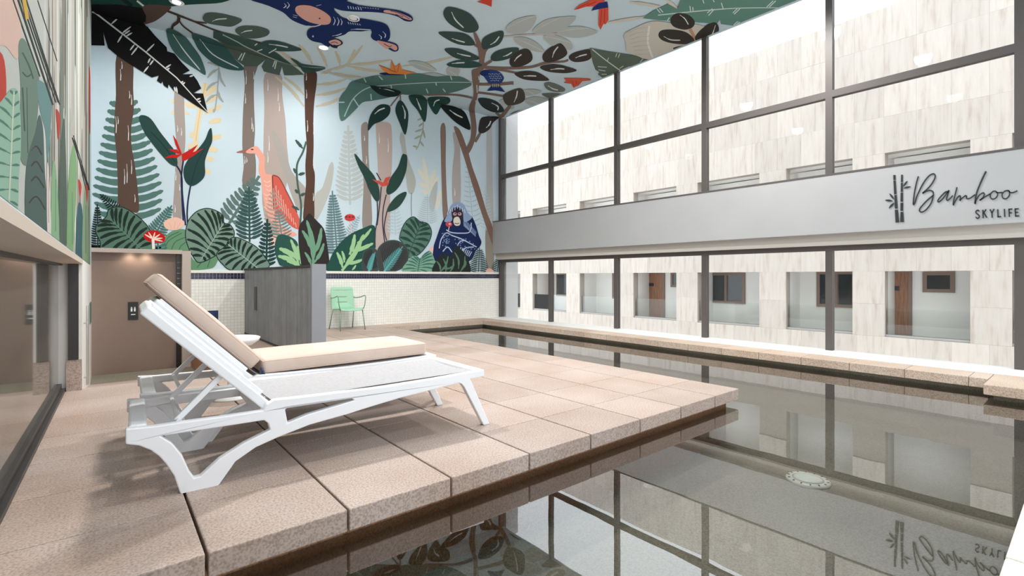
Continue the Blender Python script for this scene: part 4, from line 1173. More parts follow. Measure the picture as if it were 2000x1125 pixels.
for a in [(450, 790), (480, 775), (530, 775), (570, 790), (590, 820), (590, 845)]: m.taper((515, 828), a, 12, rgb(244, 214, 196))
m.stroke([(515, 828), (520, 905)], 22, rgb(240, 228, 220)); m.done()
striped('painted_striped_leaf', 'B', [(768, 800), (780, 720), (800, 670), (860, 610), (940, 588), (1020, 612), (1062, 650), (1070, 702), (1112, 712), (1148, 765), (1140, 825), (1080, 900), (1000, 960), (880, 1012), (830, 965), (790, 890)], (1066, 704), (885, 995), rgb(118, 143, 129), DS, 10, 24, rgb(150, 170, 152))
striped('painted_striped_leaf', 'B', [(1010, 945), (1080, 885), (1110, 832), (1160, 813), (1230, 838), (1320, 888), (1382, 960), (1415, 1050), (1150, 1075), (1060, 1025)], (1100, 868), (1340, 1060), rgb(114, 141, 129), DS, 9, 22, rgb(150, 170, 156))
# dark pointed leaves with pale flames
GL = rgb(158, 198, 148)
m = Motif('painted_flame_leaf', 'B').poly([(1465, 905), (1475, 830), (1500, 795), (1560, 798), (1640, 850), (1660, 960), (1700, 1040), (1530, 1040), (1490, 1000)], rgb(44, 84, 76))
for a, b, w in [((1650, 1030), (1590, 830), 34), ((1640, 980), (1500, 900), 44), ((1650, 1020), (1490, 960), 40), ((1670, 1020), (1640, 880), 30), ((1660, 1035), (1560, 1000), 30)]: m.taper(a, b, w, GL, 0.05)
m.done()
m = Motif('painted_flame_leaf', 'B').poly([(1735, 628), (1770, 660), (1800, 690), (1850, 750), (1872, 850), (1892, 1000), (1884, 1060), (1700, 1060), (1662, 950), (1650, 800), (1660, 720), (1700, 668)], rgb(50, 46, 45))
for a, b, w in [((1765, 1040), (1715, 680), 40), ((1755, 920), (1680, 760), 34), ((1765, 960), (1830, 740), 34), ((1775, 1010), (1850, 860), 30), ((1750, 1030), (1700, 930), 24)]: m.taper(a, b, w, rgb(112, 156, 130), 0.06)
m.done()
m = Motif('painted_flame_leaf', 'D').poly([(168, 1085), (175, 990), (230, 890), (320, 800), (430, 745), (526, 726), (530, 890), (520, 1085)], rgb(38, 78, 70))
for a, b, w in [((270, 1075), (440, 790), 40), ((275, 1050), (230, 930), 30), ((290, 1010), (270, 920), 22), ((330, 950), (370, 790), 34), ((350, 920), (515, 860), 34), ((300, 1020), (440, 985), 28), ((390, 860), (500, 745), 26), ((350, 1070), (380, 1030), 16)]: m.taper(a, b, w, GL, 0.05)
m.done()
m = Motif('painted_strelitzia', 'D')
for s_ in ([(545, 520), (548, 650), (530, 780), (530, 895)], [(617, 480), (595, 580), (588, 700), (605, 860)], [(578, 420), (565, 560), (545, 720)], [(622, 610), (600, 740), (620, 840)], [(540, 310), (575, 370)]): m.stroke(s_, 8, rgb(56, 56, 72))
m.poly([(368, 172), (382, 168), (420, 215), (480, 280), (532, 350), (562, 440), (561, 522), (530, 526), (480, 440), (450, 360), (400, 260)], rgb(46, 73, 66))
m.poly([(740, 172), (760, 165), (780, 185), (775, 280), (740, 380), (690, 450), (632, 481), (617, 440), (650, 350), (708, 262)], rgb(46, 73, 66))
m.poly([(765, 458), (773, 485), (730, 560), (680, 600), (623, 614), (640, 560), (700, 490)], rgb(48, 75, 66))
for q in ([(505, 362), (560, 372), (592, 388), (560, 400)], [(590, 390), (610, 350), (650, 338), (640, 365), (612, 402)], [(560, 390), (640, 385), (630, 408), (580, 418)]): m.poly(q, rgb(206, 84, 74), False)
m.done()
m = Motif('painted_flower', 'D').oval((333, 660), 42, 27, rgb(200, 66, 64))
for x in (305, 330, 355): m.oval((x, 655), 9, 5, rgb(90, 40, 44))
m.stroke([(335, 690), (345, 780)], 8, rgb(230, 190, 184)); m.done()
striped('painted_striped_leaf', 'D', [(720, 820), (742, 740), (780, 680), (830, 654), (880, 690), (940, 708), (970, 770), (950, 850), (880, 940), (800, 975), (775, 930), (738, 850)], (890, 700), (790, 950), rgb(88, 122, 108), rgb(44, 73, 65), 8, 24, rgb(60, 92, 82))
for (ol, r0, r1) in [([(428, 1000), (440, 930), (490, 900), (540, 915), (550, 1000), (545, 1085), (450, 1085), (430, 1050)], (480, 1080), (530, 930)), ([(540, 980), (555, 900), (610, 850), (685, 838), (752, 868), (788, 925), (782, 1000), (740, 1055), (650, 1088), (570, 1088)], (600, 1080), (745, 885))]:
    m = Motif('painted_feather_leaf', 'D').poly(ol, rgb(72, 70, 70))
    A, B2 = Vector(r0), Vector(r1); d = B2 - A; nn = Vector((-d.y, d.x)).normalized()
    for k in range(12):
        p = A + d * (0.05 + 0.85 * k / 12)
        for sd in (-1, 1):
            dr = (nn * sd + d.normalized() * 0.9).normalized(); t = inside_ray(p, dr, cr_spline(ol, 4, True))
            q = p + dr * t * 0.94
            m.taper(tuple(p), tuple(q), 8, rgb(46, 54, 54)); q = p + dr * t * 0.34; m.taper(tuple(p), tuple(q), 10, rgb(84, 150, 150))
    m.stroke([r0, r1], [16, 14, 6], rgb(96, 168, 166)); m.stroke(cr_spline(ol, 4, True), 6, rgb(52, 90, 90), False); m.done()
leaf('D', [(950, 905), (985, 890), (1022, 915), (1010, 945), (975, 940)], rgb(238, 194, 184), name='painted_flower')
# seated ape
m = Motif('painted_ape', 'D')
m.poly([(985, 900), (1008, 820), (1055, 690), (1085, 650), (1108, 600), (1140, 552), (1180, 541), (1222, 560), (1250, 620), (1290, 660), (1320, 730), (1340, 800), (1360, 850), (1345, 890), (1315, 920), (1280, 990), (1200, 1010), (1000, 1000)], rgb(30, 42, 84))
m.poly([(1070, 690), (1100, 625), (1120, 570), (1150, 545), (1190, 540), (1225, 562), (1252, 620), (1285, 662), (1225, 695), (1214, 620), (1180, 582), (1140, 590), (1128, 685)], rgb(146, 166, 196))
m.poly([(1128, 600), (1170, 578), (1208, 600), (1214, 650), (1192, 690), (1138, 680)], rgb(54, 45, 56))
m.oval((1152, 632), 15, 13, rgb(196, 150, 158)); m.oval((1190, 632), 15, 13, rgb(196, 150, 158)); m.oval((1155, 628), 5, 5, rgb(40, 30, 36)); m.oval((1187, 628), 5, 5, rgb(40, 30, 36))
m.poly([(1140, 690), (1150, 660), (1180, 655), (1196, 690), (1188, 720), (1155, 722)], rgb(224, 216, 198)); m.stroke([(1150, 704), (1168, 708), (1186, 704)], 6, rgb(80, 62, 60))
LB = rgb(188, 204, 226)
for s_ in ([(1085, 755), (1120, 775), (1190, 782), (1268, 772), (1280, 700)], [(1030, 900), (1045, 830), (1085, 780), (1130, 800), (1210, 830), (1322, 890)], [(1058, 925), (1095, 890), (1130, 930)], [(1150, 930), (1190, 850), (1240, 840)], [(1180, 960), (1230, 900), (1300, 890)]): m.stroke(s_, 8, LB)
for k in range(46):
    a = random.random(); x = 1050 + 260 * a; y = 790 + 0.35 * (x - 1050) + random.uniform(-30, 40) if k > 14 else 830 + random.uniform(0, 60)
    if k <= 14: x = 1050 + random.uniform(0, 70)
    m.oval((x, min(y, 905)), 5, 5, rgb(120, 142, 178))
for k in range(12): m.stroke([(1230 + 8 * k, 670 + 9 * k), (1222 + 8 * k, 700 + 9 * k), (1226 + 8 * k, 730 + 7 * k)], 5, rgb(150, 172, 206))
for k in range(8): m.stroke([(1100 + 18 * k, 560 + 12 * abs(k - 4)), (1092 + 20 * k, 590 + 12 * abs(k - 4))], 5, rgb(206, 218, 236))
for k in range(7): m.stroke([(1200 + 14 * k, 890 + 6 * k), (1190 + 12 * k, 940 + 4 * k)], 6, LB)
m.oval((1105, 712), 26, 20, rgb(196, 76, 84)); m.oval((1112, 710), 10, 8, rgb(236, 170, 170)); m.stroke([(1108, 730), (1100, 770)], 6, rgb(230, 200, 196)); m.done()
striped('painted_striped_leaf', 'D', [(745, 1090), (795, 985), (840, 958), (885, 975), (955, 918), (996, 1000), (1003, 1095)], (880, 980), (860, 1090), rgb(128, 168, 144), rgb(62, 112, 102), 8, 12, None, False)
m = Motif('painted_dark_leaves', 'D').poly([(988, 1095), (1005, 1000), (1060, 940), (1118, 965), (1160, 878), (1200, 910), (1238, 950), (1264, 1010), (1254, 1100)], rgb(42, 48, 46))
for a, b in [((1030, 1090), (1100, 960)), ((1040, 1080), (1010, 1000)), ((1080, 1090), (1060, 980)), ((1110, 1090), (1140, 980)), ((1190, 1090), (1230, 960)), ((1180, 1060), (1150, 930)), ((1060, 1060), (1150, 1030)), ((1210, 1060), (1240, 1000))]: m.taper(a, b, 14, rgb(92, 130, 106), 0.12)
m.done()
Motif('painted_fern', 'D').fern((1335, 1100), (1345, 895), 90, 13, rgb(38, 60, 56), 9, 0.25).done()
Motif('painted_fern', 'D').fern((1480, 1100), (1500, 950), 60, 10, rgb(44, 72, 68), 8, 0.3).done()
leaf('D', [(1395, 1092), (1405, 1060), (1440, 1062), (1458, 1092)], rgb(232, 176, 160), name='painted_flower')

# ---------------- tree on the right, crossing the crease
BR = rgb(128, 104, 93)
leaf('C', [(845, 597), (920, 570), (1000, 566), (1084, 592), (1020, 617), (930, 627)], rgb(176, 187, 186), name='painted_pale_leaf')
for q in ([(1555, 215), (1580, 180), (1650, 140), (1782, 118), (1776, 180), (1720, 240), (1640, 262), (1565, 250)], [(1758, 248), (1800, 190), (1880, 145), (1985, 128), (2100, 128), (2040, 200), (1940, 248), (1830, 262)], [(1950, 245), (2020, 210), (2120, 200), (2200, 215), (2272, 245), (2200, 276), (2100, 292), (2000, 276)], [(1848, 280), (1920, 266), (2000, 290), (2062, 330), (2066, 384), (1980, 372), (1890, 340)], [(1612, 290), (1700, 288), (1792, 328), (1852, 400), (1760, 392), (1660, 352)], [(790, 480), (870, 473), (950, 500), (1012, 552), (880, 542)], [(1088, 540), (1140, 508), (1192, 540), (1172, 592), (1110, 592)], [(1690, 702), (1760, 693), (1832, 710), (1780, 737), (1710, 742)], [(1698, 780), (1780, 752), (1902, 780), (1830, 817), (1750, 822)], [(1500, 790), (1560, 770), (1620, 830), (1580, 850)]):
    leaf('C', q, PG, [q[0], ((q[0][0] + q[3][0]) / 2, (q[0][1] + q[3][1]) / 2 - 6), q[3]], rgb(198, 202, 200), 7, 'painted_pale_leaf')
Motif('painted_branch', 'C').stroke([(1530, 285), (1700, 270), (1980, 258)], 13, rgb(194, 189, 183)).done()
m = Motif('painted_banana_leaf', 'C').poly([(245, 810), (262, 748), (302, 698), (330, 650), (362, 630), (470, 600), (560, 585), (700, 580), (880, 572), (1000, 592), (1090, 588), (1200, 597), (1285, 650), (1230, 690), (1100, 727), (940, 742), (760, 737), (600, 772), (505, 788), (430, 802), (372, 862), (265, 946)], rgb(86, 119, 112))
m.stroke([(288, 912), (360, 770), (480, 685), (660, 660), (1000, 640), (1290, 640)], [9, 8, 7, 6, 5], rgb(172, 196, 190))
for a, b in [((460, 640), (440, 600)), ((590, 620), (560, 590)), ((770, 610), (765, 570)), ((1130, 620), (1120, 590)), ((500, 780), (495, 735)), ((660, 700), (655, 660)), ((1010, 665), (1005, 640)), ((945, 725), (930, 690)), ((1080, 715), (1060, 690)), ((400, 830), (360, 770)), ((290, 800), (245, 800))]: m.stroke([b, a], 9, rgb(186, 208, 204))
m.done()
m = Motif('painted_flower', 'C')
m.poly([(562, 572), (640, 562), (760, 572), (742, 582), (620, 582)], rgb(30, 36, 80))
m.poly([(560, 503), (650, 538), (656, 465), (690, 518), (722, 488), (742, 540), (855, 566), (760, 578), (640, 572), (592, 548)], rgb(222, 138, 72), False)
for a, b in [((560, 505), (700, 560)), ((660, 470), (690, 560)), ((720, 492), (705, 560)), ((640, 545), (700, 562))]: m.stroke([a, b], 5, rgb(196, 92, 40))
m.done()
m = Motif('painted_tree', 'C')
m.poly([(1296, 250), (1322, 258), (1372, 360), (1398, 385), (1384, 470), (1384, 530), (1352, 560), (1345, 640), (1330, 750), (1308, 850), (1322, 1000), (1312, 1080), (1285, 1160), (1250, 1210), (1235, 1170), (1275, 1080), (1278, 950), (1264, 840), (1300, 740), (1288, 600), (1288, 545), (1338, 520), (1340, 430), (1330, 370)], BR)
for s_, w in [([(1370, 522), (1560, 530), (1750, 520), (1860, 488), (2000, 478), (2040, 465)], [20, 18, 14, 10]), ([(1380, 525), (1500, 542), (1640, 568)], 15), ([(1330, 655), (1480, 655), (1612, 645)], [20, 22, 26]), ([(1335, 720), (1450, 735), (1545, 752)], 15), ([(1375, 512), (1442, 470)], 20), ([(1390, 400), (1410, 370)], 16), ([(1305, 345), (1340, 365)], 16), ([(1290, 762), (1150, 738), (920, 740)], [14, 12, 8]), ([(1505, 925), (1550, 870), (1585, 820)], 28), ([(1475, 875), (1530, 925)], 20), ([(1310, 1110), (1345, 1050), (1352, 1030)], [22, 18, 12]), ([(1280, 660), (1260, 665)], 12), ([(720, 740), (650, 830)], 10), ([(725, 740), (728, 790)], 10)]: m.stroke(s_, w, BR)
for x, y, l in [(1325, 660, 60), (1318, 780, 60), (1340, 590, 30)]: m.stroke([(x, y), (x + 3, y + l)], 6, PALE)
m.done()
DG = rgb(58, 77, 73); DB = rgb(62, 55, 51)
for q, rb, c in [
    ([(1064, 110), (1075, 65), (1110, 49), (1190, 65), (1280, 110), (1337, 190), (1326, 236), (1260, 251), (1180, 225), (1100, 170)], [(1128, 88), (1160, 152), (1222, 212)], DG),
    ([(1024, 250), (1120, 244), (1220, 255), (1282, 290), (1307, 347), (1200, 346), (1110, 312)], [(1130, 295), (1180, 312), (1232, 326)], DG),
    ([(1074, 378), (1170, 374), (1280, 410), (1347, 450), (1300, 467), (1180, 456), (1110, 421)], [(1170, 412), (1220, 425), (1278, 436)], DG),
    ([(1088, 500), (1160, 470), (1250, 464), (1350, 490), (1362, 511), (1280, 527), (1150, 522)], [(1130, 492), (1180, 487), (1230, 485)], TEAL),
    ([(1364, 350), (1370, 300), (1430, 260), (1522, 236), (1534, 280), (1500, 342), (1430, 372), (1378, 380)], [(1430, 345), (1470, 320), (1500, 280)], DG),
    ([(1434, 440), (1470, 400), (1550, 375), (1652, 371), (1620, 432), (1530, 467), (1450, 472)], [(1530, 437), (1565, 425), (1600, 403)], DG),
    ([(1580, 470), (1610, 420), (1670, 385), (1722, 377), (1757, 420), (1752, 472), (1680, 512), (1600, 517)], [(1618, 475), (1640, 445), (1675, 420)], DB),
    ([(1838, 430), (1878, 382), (1930, 350), (1985, 334), (2032, 402), (2002, 446), (1910, 481), (1852, 476)], [(1915, 445), (1930, 400), (1960, 360)], DB),
    ([(2044, 440), (2080, 410), (2150, 390), (2212, 384), (2222, 440), (2182, 471), (2100, 481), (2058, 466)], [(2095, 447), (2140, 430), (2185, 420)], DB),
    ([(1818, 520), (1860, 504), (1950, 499), (2040, 520), (2107, 546), (2030, 567), (1920, 562), (1848, 545)], [(1900, 540), (1960, 532), (2010, 535)], DB),
    ([(1618, 570), (1700, 551), (1790, 559), (1852, 590), (1888, 624), (1780, 627), (1680, 612)], [(1690, 590), (1740, 588), (1790, 590)], DB),
    ([(1852, 650), (1890, 639), (1960, 660), (2012, 690), (2002, 712), (1930, 714), (1868, 690)], [(1880, 665), (1920, 690), (1960, 700)], rgb(108, 115, 106)),
    ([(1832, 735), (1910, 724), (2042, 740), (1940, 777)], None, rgb(106, 111, 104)),
    ([(1528, 750), (1580, 710), (1662, 686), (1697, 720), (1697, 780), (1640, 812), (1560, 817)], [(1615, 795), (1635, 750), (1642, 705)], rgb(76, 67, 60)),
    ([(1334, 770), (1400, 764), (1480, 790), (1532, 840), (1527, 872), (1450, 872), (1370, 832)], [(1440, 800), (1490, 828), (1488, 858)], rgb(46, 53, 55)),
    ([(1338, 990), (1353, 930), (1390, 911), (1497, 911), (1450, 960), (1422, 1010), (1372, 1042), (1340, 1032)], [(1395, 1000), (1420, 975), (1432, 945)], rgb(56, 52, 53)),
    ([(1573, 902), (1620, 870), (1722, 848), (1640, 884)], None, rgb(104, 82, 74)),
    ([(488, 668), (580, 674), (690, 695), (732, 716), (700, 752), (620, 757), (550, 732)], [(560, 688), (630, 698), (680, 715)], rgb(30, 46, 44)),
    ([(474, 1022), (480, 940), (510, 870), (570, 818), (642, 828), (642, 890), (590, 942), (520, 972)], [(525, 892), (560, 862), (605, 845)], rgb(36, 60, 56)),
    ([(688, 870), (700, 810), (725, 784), (762, 820), (790, 900), (766, 1054), (720, 960)], [(742, 825), (762, 880), (760, 930)], rgb(40, 65, 60)),
    ([(793, 745), (860, 734), (912, 750), (937, 800), (919, 954), (860, 862), (810, 802)], [(852, 770), (872, 820), (888, 860)], rgb(46, 75, 69)),
    ([(938, 780), (970, 754), (1102, 758), (1112, 800), (1050, 832), (1006, 897), (960, 842)], [(985, 830), (1000, 790), (1035, 775)], rgb(42, 75, 67)),
    ([(1038, 825), (1130, 824), (1212, 860), (1252, 920), (1272, 1015), (1180, 972), (1110, 912)], [(1110, 860), (1160, 895), (1212, 920)], rgb(28, 36, 36))]:
    leaf('C', q, c, rb, PALE, 10)
m = Motif('painted_blue_bird', 'C').poly([(1348, 572), (1375, 546), (1480, 547), (1532, 590), (1532, 622), (1500, 652), (1430, 652), (1400, 622), (1375, 590)], rgb(38, 66, 126))
m.poly([(1348, 572), (1375, 546), (1420, 545), (1420, 575), (1380, 590)], rgb(24, 46, 104)).poly([(1403, 707), (1440, 668), (1505, 668), (1547, 716), (1470, 702)], rgb(22, 48, 108), False)
for k in range(26): m.oval((1420 + 14 * (k % 7) + 6 * (k // 7), 572 + 17 * (k // 7) + 3 * (k % 2)), 4, 3, rgb(200, 204, 190))
for k in range(4): m.stroke([(1450 + 14 * k, 650), (1450 + 14 * k, 676)], 5, rgb(206, 196, 140))
m.done()

# ---------------- ceiling
m = Motif('painted_banana_leaf', 'A').poly([(30, 90), (30, -40), (1060, -40), (1052, 14), (800, 30), (640, 46), (430, 60), (250, 32), (60, 34)], rgb(30, 70, 63))
m.stroke([(390, 0), (455, 52)], 14, PALE); m.stroke([(270, -20), (350, 40)], 30, rgb(18, 40, 38)); m.done()
leaf('A', [(440, 40), (645, 42), (632, 82), (560, 142), (500, 172), (440, 172)], rgb(92, 74, 66), name='painted_branch')
m = Motif('painted_branch', 'A'); BB = rgb(72, 54, 49)
for s_, w in [([(628, 82), (720, 118), (840, 165), (1000, 232), (1200, 288), (1400, 342)], [14, 12, 10, 8, 6]), ([(705, 118), (742, 190), (825, 255)], 11), ([(718, 130), (710, 165), (672, 195), (664, 222)], [26, 24, 20, 22]), ([(840, 165), (935, 177)], 9)]: m.stroke(s_, w, BB)
m.done()
for q, rb, c in [
    ([(904, 130), (930, 100), (1000, 96), (1100, 114), (1202, 144), (1196, 170), (1130, 202), (1050, 196), (960, 181), (915, 160)], [(978, 162), (1020, 145), (1092, 140)], GREYG),
    ([(1158, 240), (1180, 210), (1240, 197), (1340, 204), (1423, 234), (1402, 276), (1300, 297), (1210, 281)], [(1203, 254), (1240, 238), (1292, 232)], GREYG),
    ([(1358, 330), (1430, 311), (1520, 324), (1600, 350), (1678, 386), (1580, 397), (1460, 391), (1390, 360)], [(1420, 340), (1500, 350), (1570, 365)], rgb(54, 80, 77)),
    ([(618, 240), (640, 217), (680, 229), (760, 280), (832, 370), (892, 460), (927, 584), (850, 542), (730, 462), (650, 362)], [(670, 268), (760, 400), (882, 548)], rgb(68, 101, 95)),
    ([(818, 258), (900, 274), (1020, 320), (1090, 370), (1142, 450), (1228, 542), (1120, 547), (1000, 502), (900, 422), (850, 352)], [(880, 300), (980, 425), (1182, 532)], rgb(60, 93, 90))]:
    leaf('A', q, c, rb, PALE, 9)
m = Motif('painted_banana_leaf', 'A').poly([(988, 236), (1100, 255), (1200, 280), (1340, 330), (1420, 370), (1500, 420), (1580, 490), (1695, 585), (1600, 590), (1540, 590), (1522, 520), (1502, 590), (1380, 560), (1363, 520), (1392, 468), (1330, 520), (1235, 520), (1190, 490), (1140, 450), (1090, 370), (1000, 290)], rgb(86, 101, 92), False)
m.poly([(988, 236), (1100, 255), (1340, 330), (1440, 380), (1600, 500), (1500, 470), (1400, 430), (1250, 370), (1100, 345), (985, 290)], rgb(62, 86, 80), False)
m.stroke([(1060, 265), (1180, 325), (1250, 365), (1500, 475), (1660, 520)], 8, rgb(176, 190, 184))
for a, b in [((1330, 395), (1370, 380)), ((1420, 410), (1480, 375)), ((1180, 470), (1210, 420)), ((1205, 475), (1235, 405)), ((1450, 525), (1470, 470)), ((1465, 540), (1480, 475)), ((1310, 350), (1330, 335))]: m.stroke([a, b], 8, PALE)
m.done()
leaf('A', [(1588, 450), (1640, 470), (1690, 498), (1864, 525), (1770, 562), (1700, 572), (1650, 510)], rgb(62, 86, 80), [(1680, 515), (1760, 522), (1850, 525)], rgb(150, 170, 164), 5)
m = Motif('painted_black_leaf', 'A').poly([(30, 100), (30, 30), (250, 30), (430, 55), (462, 120), (458, 165), (440, 170), (530, 280), (622, 372), (626, 402), (682, 420), (740, 490), (802, 552), (745, 582), (822, 580), (860, 630), (892, 692), (832, 728), (906, 732), (942, 882), (830, 812), (700, 722), (678, 712), (636, 660), (632, 692), (598, 668), (588, 635), (580, 655), (545, 632), (560, 592), (505, 607), (430, 562), (350, 512), (230, 432), (165, 378), (128, 258), (138, 358), (30, 356)], BLACK, False)
WH = rgb(206, 210, 208)
m.stroke([(40, 85), (60, 100), (300, 285), (460, 410), (700, 610), (942, 878)], [12, 12, 11, 9, 6], WH, False)
for a, b in [((190, 190), (240, 145)), ((270, 265), (342, 210)), ((290, 270), (335, 240)), ((305, 285), (352, 258)), ((275, 275), (238, 335)), ((370, 350), (335, 395)), ((398, 365), (345, 432)), ((460, 410), (525, 345)), ((495, 455), (475, 495)), ((520, 470), (490, 510)), ((480, 520), (440, 570)), ((610, 535), (655, 505)), ((625, 545), (645, 535)), ((735, 650), (750, 635)), ((745, 660), (765, 645)), ((680, 680), (690, 720)), ((695, 680), (705, 730)), ((855, 780), (885, 770)), ((870, 795), (890, 792)), ((800, 600), (832, 590))]: m.taper(a, b, 13, WH)
m.done()
# tumbling ape
m = Motif('painted_ape', 'C')
m.poly([(-440, -30), (300, -30), (210, 55), (262, 122), (312, 140), (420, 140), (560, 165), (622, 190), (647, 240), (642, 300), (602, 322), (530, 312), (498, 282), (500, 235), (420, 240), (332, 240), (290, 266), (200, 296), (192, 330), (162, 362), (110, 332), (40, 315), (2, 282), (0, 240), (25, 215), (62, 205), (-20, 192), (-120, 150), (-190, 90), (-300, 40)], NAVY)
m.poly([(60, -30), (260, -10), (400, 34), (600, 60), (720, 78), (802, 110), (827, 142), (810, 162), (760, 156), (700, 122), (600, 97), (480, 87), (330, 82), (220, 58)], NAVY)
m.poly([(210, 60), (260, 75), (330, 84), (310, 138), (262, 118)], rgb(196, 214, 223), False)
m.poly([(-94, 70), (-70, 38), (20, 38), (120, 78), (182, 130), (172, 180), (100, 186), (0, 160), (-70, 112)], rgb(222, 168, 154)); m.oval((97, 138), 7, 6, rgb(60, 50, 70))
m.poly([(612, 72), (700, 86), (810, 134), (802, 151), (740, 132), (690, 107), (602, 90)], PINK)
for s_ in ([(650, 78), (720, 98), (800, 142)], [(690, 106), (750, 126)]): m.stroke(s_, 5, NAVY)
m.stroke([(540, 305), (600, 345), (660, 385), (690, 392), (708, 378), (690, 342), (600, 318)], 12, NAVY)
m.poly([(545, 312), (600, 320), (688, 346), (704, 378), (682, 388), (652, 364), (622, 378), (582, 350)], PINK); m.stroke([(600, 335), (640, 358), (660, 350)], 5, NAVY)
m.poly([(160, 325), (190, 300), (225, 296), (272, 318), (275, 340), (240, 358), (232, 372), (190, 362)], rgb(24, 32, 62))
m.poly([(168, 320), (220, 303), (262, 322), (256, 342), (205, 348)], PINK); m.stroke([(185, 330), (215, 322), (240, 334)], 5, NAVY); m.stroke([(205, 345), (225, 350)], 5, NAVY)
for s_ in ([(205, 125), (218, 155), (205, 190)], [(235, 130), (248, 160), (235, 195)], [(262, 140), (272, 165), (265, 190)], [(340, 225), (400, 222), (500, 228)], [(560, 265), (580, 285), (575, 300)], [(590, 240), (612, 265), (605, 290)], [(195, 275), (240, 268), (270, 255)], [(-180, 20), (-165, 40), (-185, 55)], [(-155, 10), (-140, 35), (-160, 60)], [(-110, 110), (-75, 118)], [(-112, 125), (-80, 132)], [(70, 40), (110, 30)], [(0, 195), (60, 200), (110, 185)]): m.stroke(s_, [3, 7, 7, 3], rgb(206, 214, 228))
for k in range(6): m.stroke([(318 + 20 * k, 40 + 3 * k), (324 + 20 * k, 62 + 2 * k)], 6, rgb(196, 206, 222)); m.stroke([(318 + 18 * k, 165 + 3 * k), (326 + 18 * k, 182 + 2 * k)], 5, rgb(196, 206, 222))
for k in range(9): m.stroke([(390 + 20 * k, 45 + 2 * k), (400 + 20 * k, 50 + 2 * k)], 4, rgb(196, 206, 222))
m.oval((45, 278), 6, 8, rgb(200, 208, 220)); m.done()
# parrots
m = Motif('painted_parrot', 'E')
m.poly([(282, 72), (330, 30), (400, 0), (420, -30), (540, -30), (520, 5), (460, 42), (380, 46), (320, 65)], rgb(214, 84, 64), False)
m.poly([(480, 55), (552, 50), (554, 150), (530, 185), (515, 180), (492, 228), (474, 190)], rgb(214, 84, 64), False)
m.poly([(420, 78), (440, 45), (480, 15), (545, 8), (552, 52), (482, 64)], rgb(28, 46, 112), False)
for a, b in [((500, 70), (490, 190)), ((525, 65), (520, 170)), ((310, 60), (400, 15)), ((380, 40), (460, 5))]: m.stroke([a, b], 5, rgb(168, 44, 34))
m.done()
Motif('painted_parrot', 'C').poly([(1325, 8), (1360, 0), (1360, -20), (1445, -20), (1440, 48), (1400, 30)], rgb(206, 70, 48), False).done()
m = Motif('painted_parrot', 'E').poly([(203, 643), (225, 632), (205, 606), (330, 608), (416, 612), (412, 624), (350, 630), (322, 662), (280, 682), (262, 650)], rgb(214, 90, 66), False)
m.stroke([(270, 630), (285, 665)], 4, rgb(176, 56, 40)); m.stroke([(300, 628), (305, 655)], 4, rgb(176, 56, 40)); m.done()
# leaves by the glass edge
m = Motif('painted_palm_leaf', 'E').poly([(678, 262), (760, 212), (900, 160), (1080, 180), (1300, 200), (1300, 340), (900, 480), (800, 440), (700, 400), (690, 330)], rgb(202, 197, 186))
m.stroke([(872, 195), (862, 330), (905, 460)], 16, rgb(224, 222, 214))
for k in range(7): m.stroke([(865 + 2 * k, 210 + 34 * k), (780 + 6 * k, 215 + 34 * k), (700 + 10 * k, 250 + 28 * k)], [3, 5, 3], rgb(178, 178, 170))
m.done()
Motif('painted_palm_leaf', 'E').taper((850, 125), (550, 170), 24, rgb(204, 196, 182)).taper((720, 10), (960, 45), 24, rgb(204, 196, 182)).taper((1000, -10), (1090, 60), 30, rgb(208, 200, 186)).done()
m = Motif('painted_banana_leaf', 'E').poly([(818, 136), (900, 80), (1022, 24), (1090, 62), (1130, -40), (2200, -60), (1700, 215), (1600, 198), (1550, 198), (1432, 182), (1425, 150), (1400, 180), (1200, 166), (950, 152)], rgb(98, 137, 126), False)
m.stroke([(940, 112), (1300, 76), (1600, 56), (1960, 55)], [8, 7, 6], rgb(196, 214, 206))
for a, b in [((930, 60), (960, 95)), ((950, 55), (980, 90)), ((1195, 80), (1190, 40)), ((1215, 78), (1212, 48)), ((1380, 65), (1335, 115)), ((1365, 62), (1325, 95)), ((1450, 60), (1435, 15)), ((1580, 62), (1535, 105)), ((1560, 60), (1525, 95)), ((1840, 0), (1790, 48)), ((1860, 0), (1810, 48)), ((1300, 20), (1290, -10)), ((1380, 10), (1370, -10)), ((1580, 165), (1540, 195)), ((1565, 160), (1530, 190)), ((1030, 130), (1015, 155))]: m.stroke([a, b], 7, rgb(206, 222, 216))
m.done()
DC = rgb(56, 52, 48)
Motif('painted_branch', 'E').stroke([(1190, 220), (1225, 290), (1230, 340)], 26, rgb(186, 146, 116)).done()
for q, rb in [([(1038, 165), (1050, 120), (1100, 94), (1180, 110), (1227, 160), (1212, 206), (1150, 226), (1070, 206)], [(1110, 110), (1150, 140), (1178, 186)]),
              ([(943, 270), (970, 230), (1060, 224), (1160, 245), (1222, 300), (1202, 337), (1080, 337), (980, 312)], [(985, 278), (1040, 305), (1115, 308)]),
              ([(1228, 290), (1270, 230), (1340, 180), (1392, 169), (1417, 220), (1392, 280), (1320, 312), (1260, 327)], [(1390, 190), (1370, 250), (1355, 290)]),
              ([(1058, 370), (1130, 350), (1242, 340), (1170, 377), (1100, 394)], [(1090, 375), (1140, 365), (1190, 355)])]:
    leaf('E', q, DC, rb, PALE, 8)
m = Motif('painted_banana_leaf', 'E').poly([(408, 370), (540, 395), (700, 420), (760, 430), (812, 450), (915, 466), (640, 590), (520, 615), (470, 575), (485, 560), (452, 540), (430, 480)], rgb(94, 107, 94), False)
m.stroke([(425, 378), (540, 470), (680, 570)], 8, rgb(206, 212, 204))
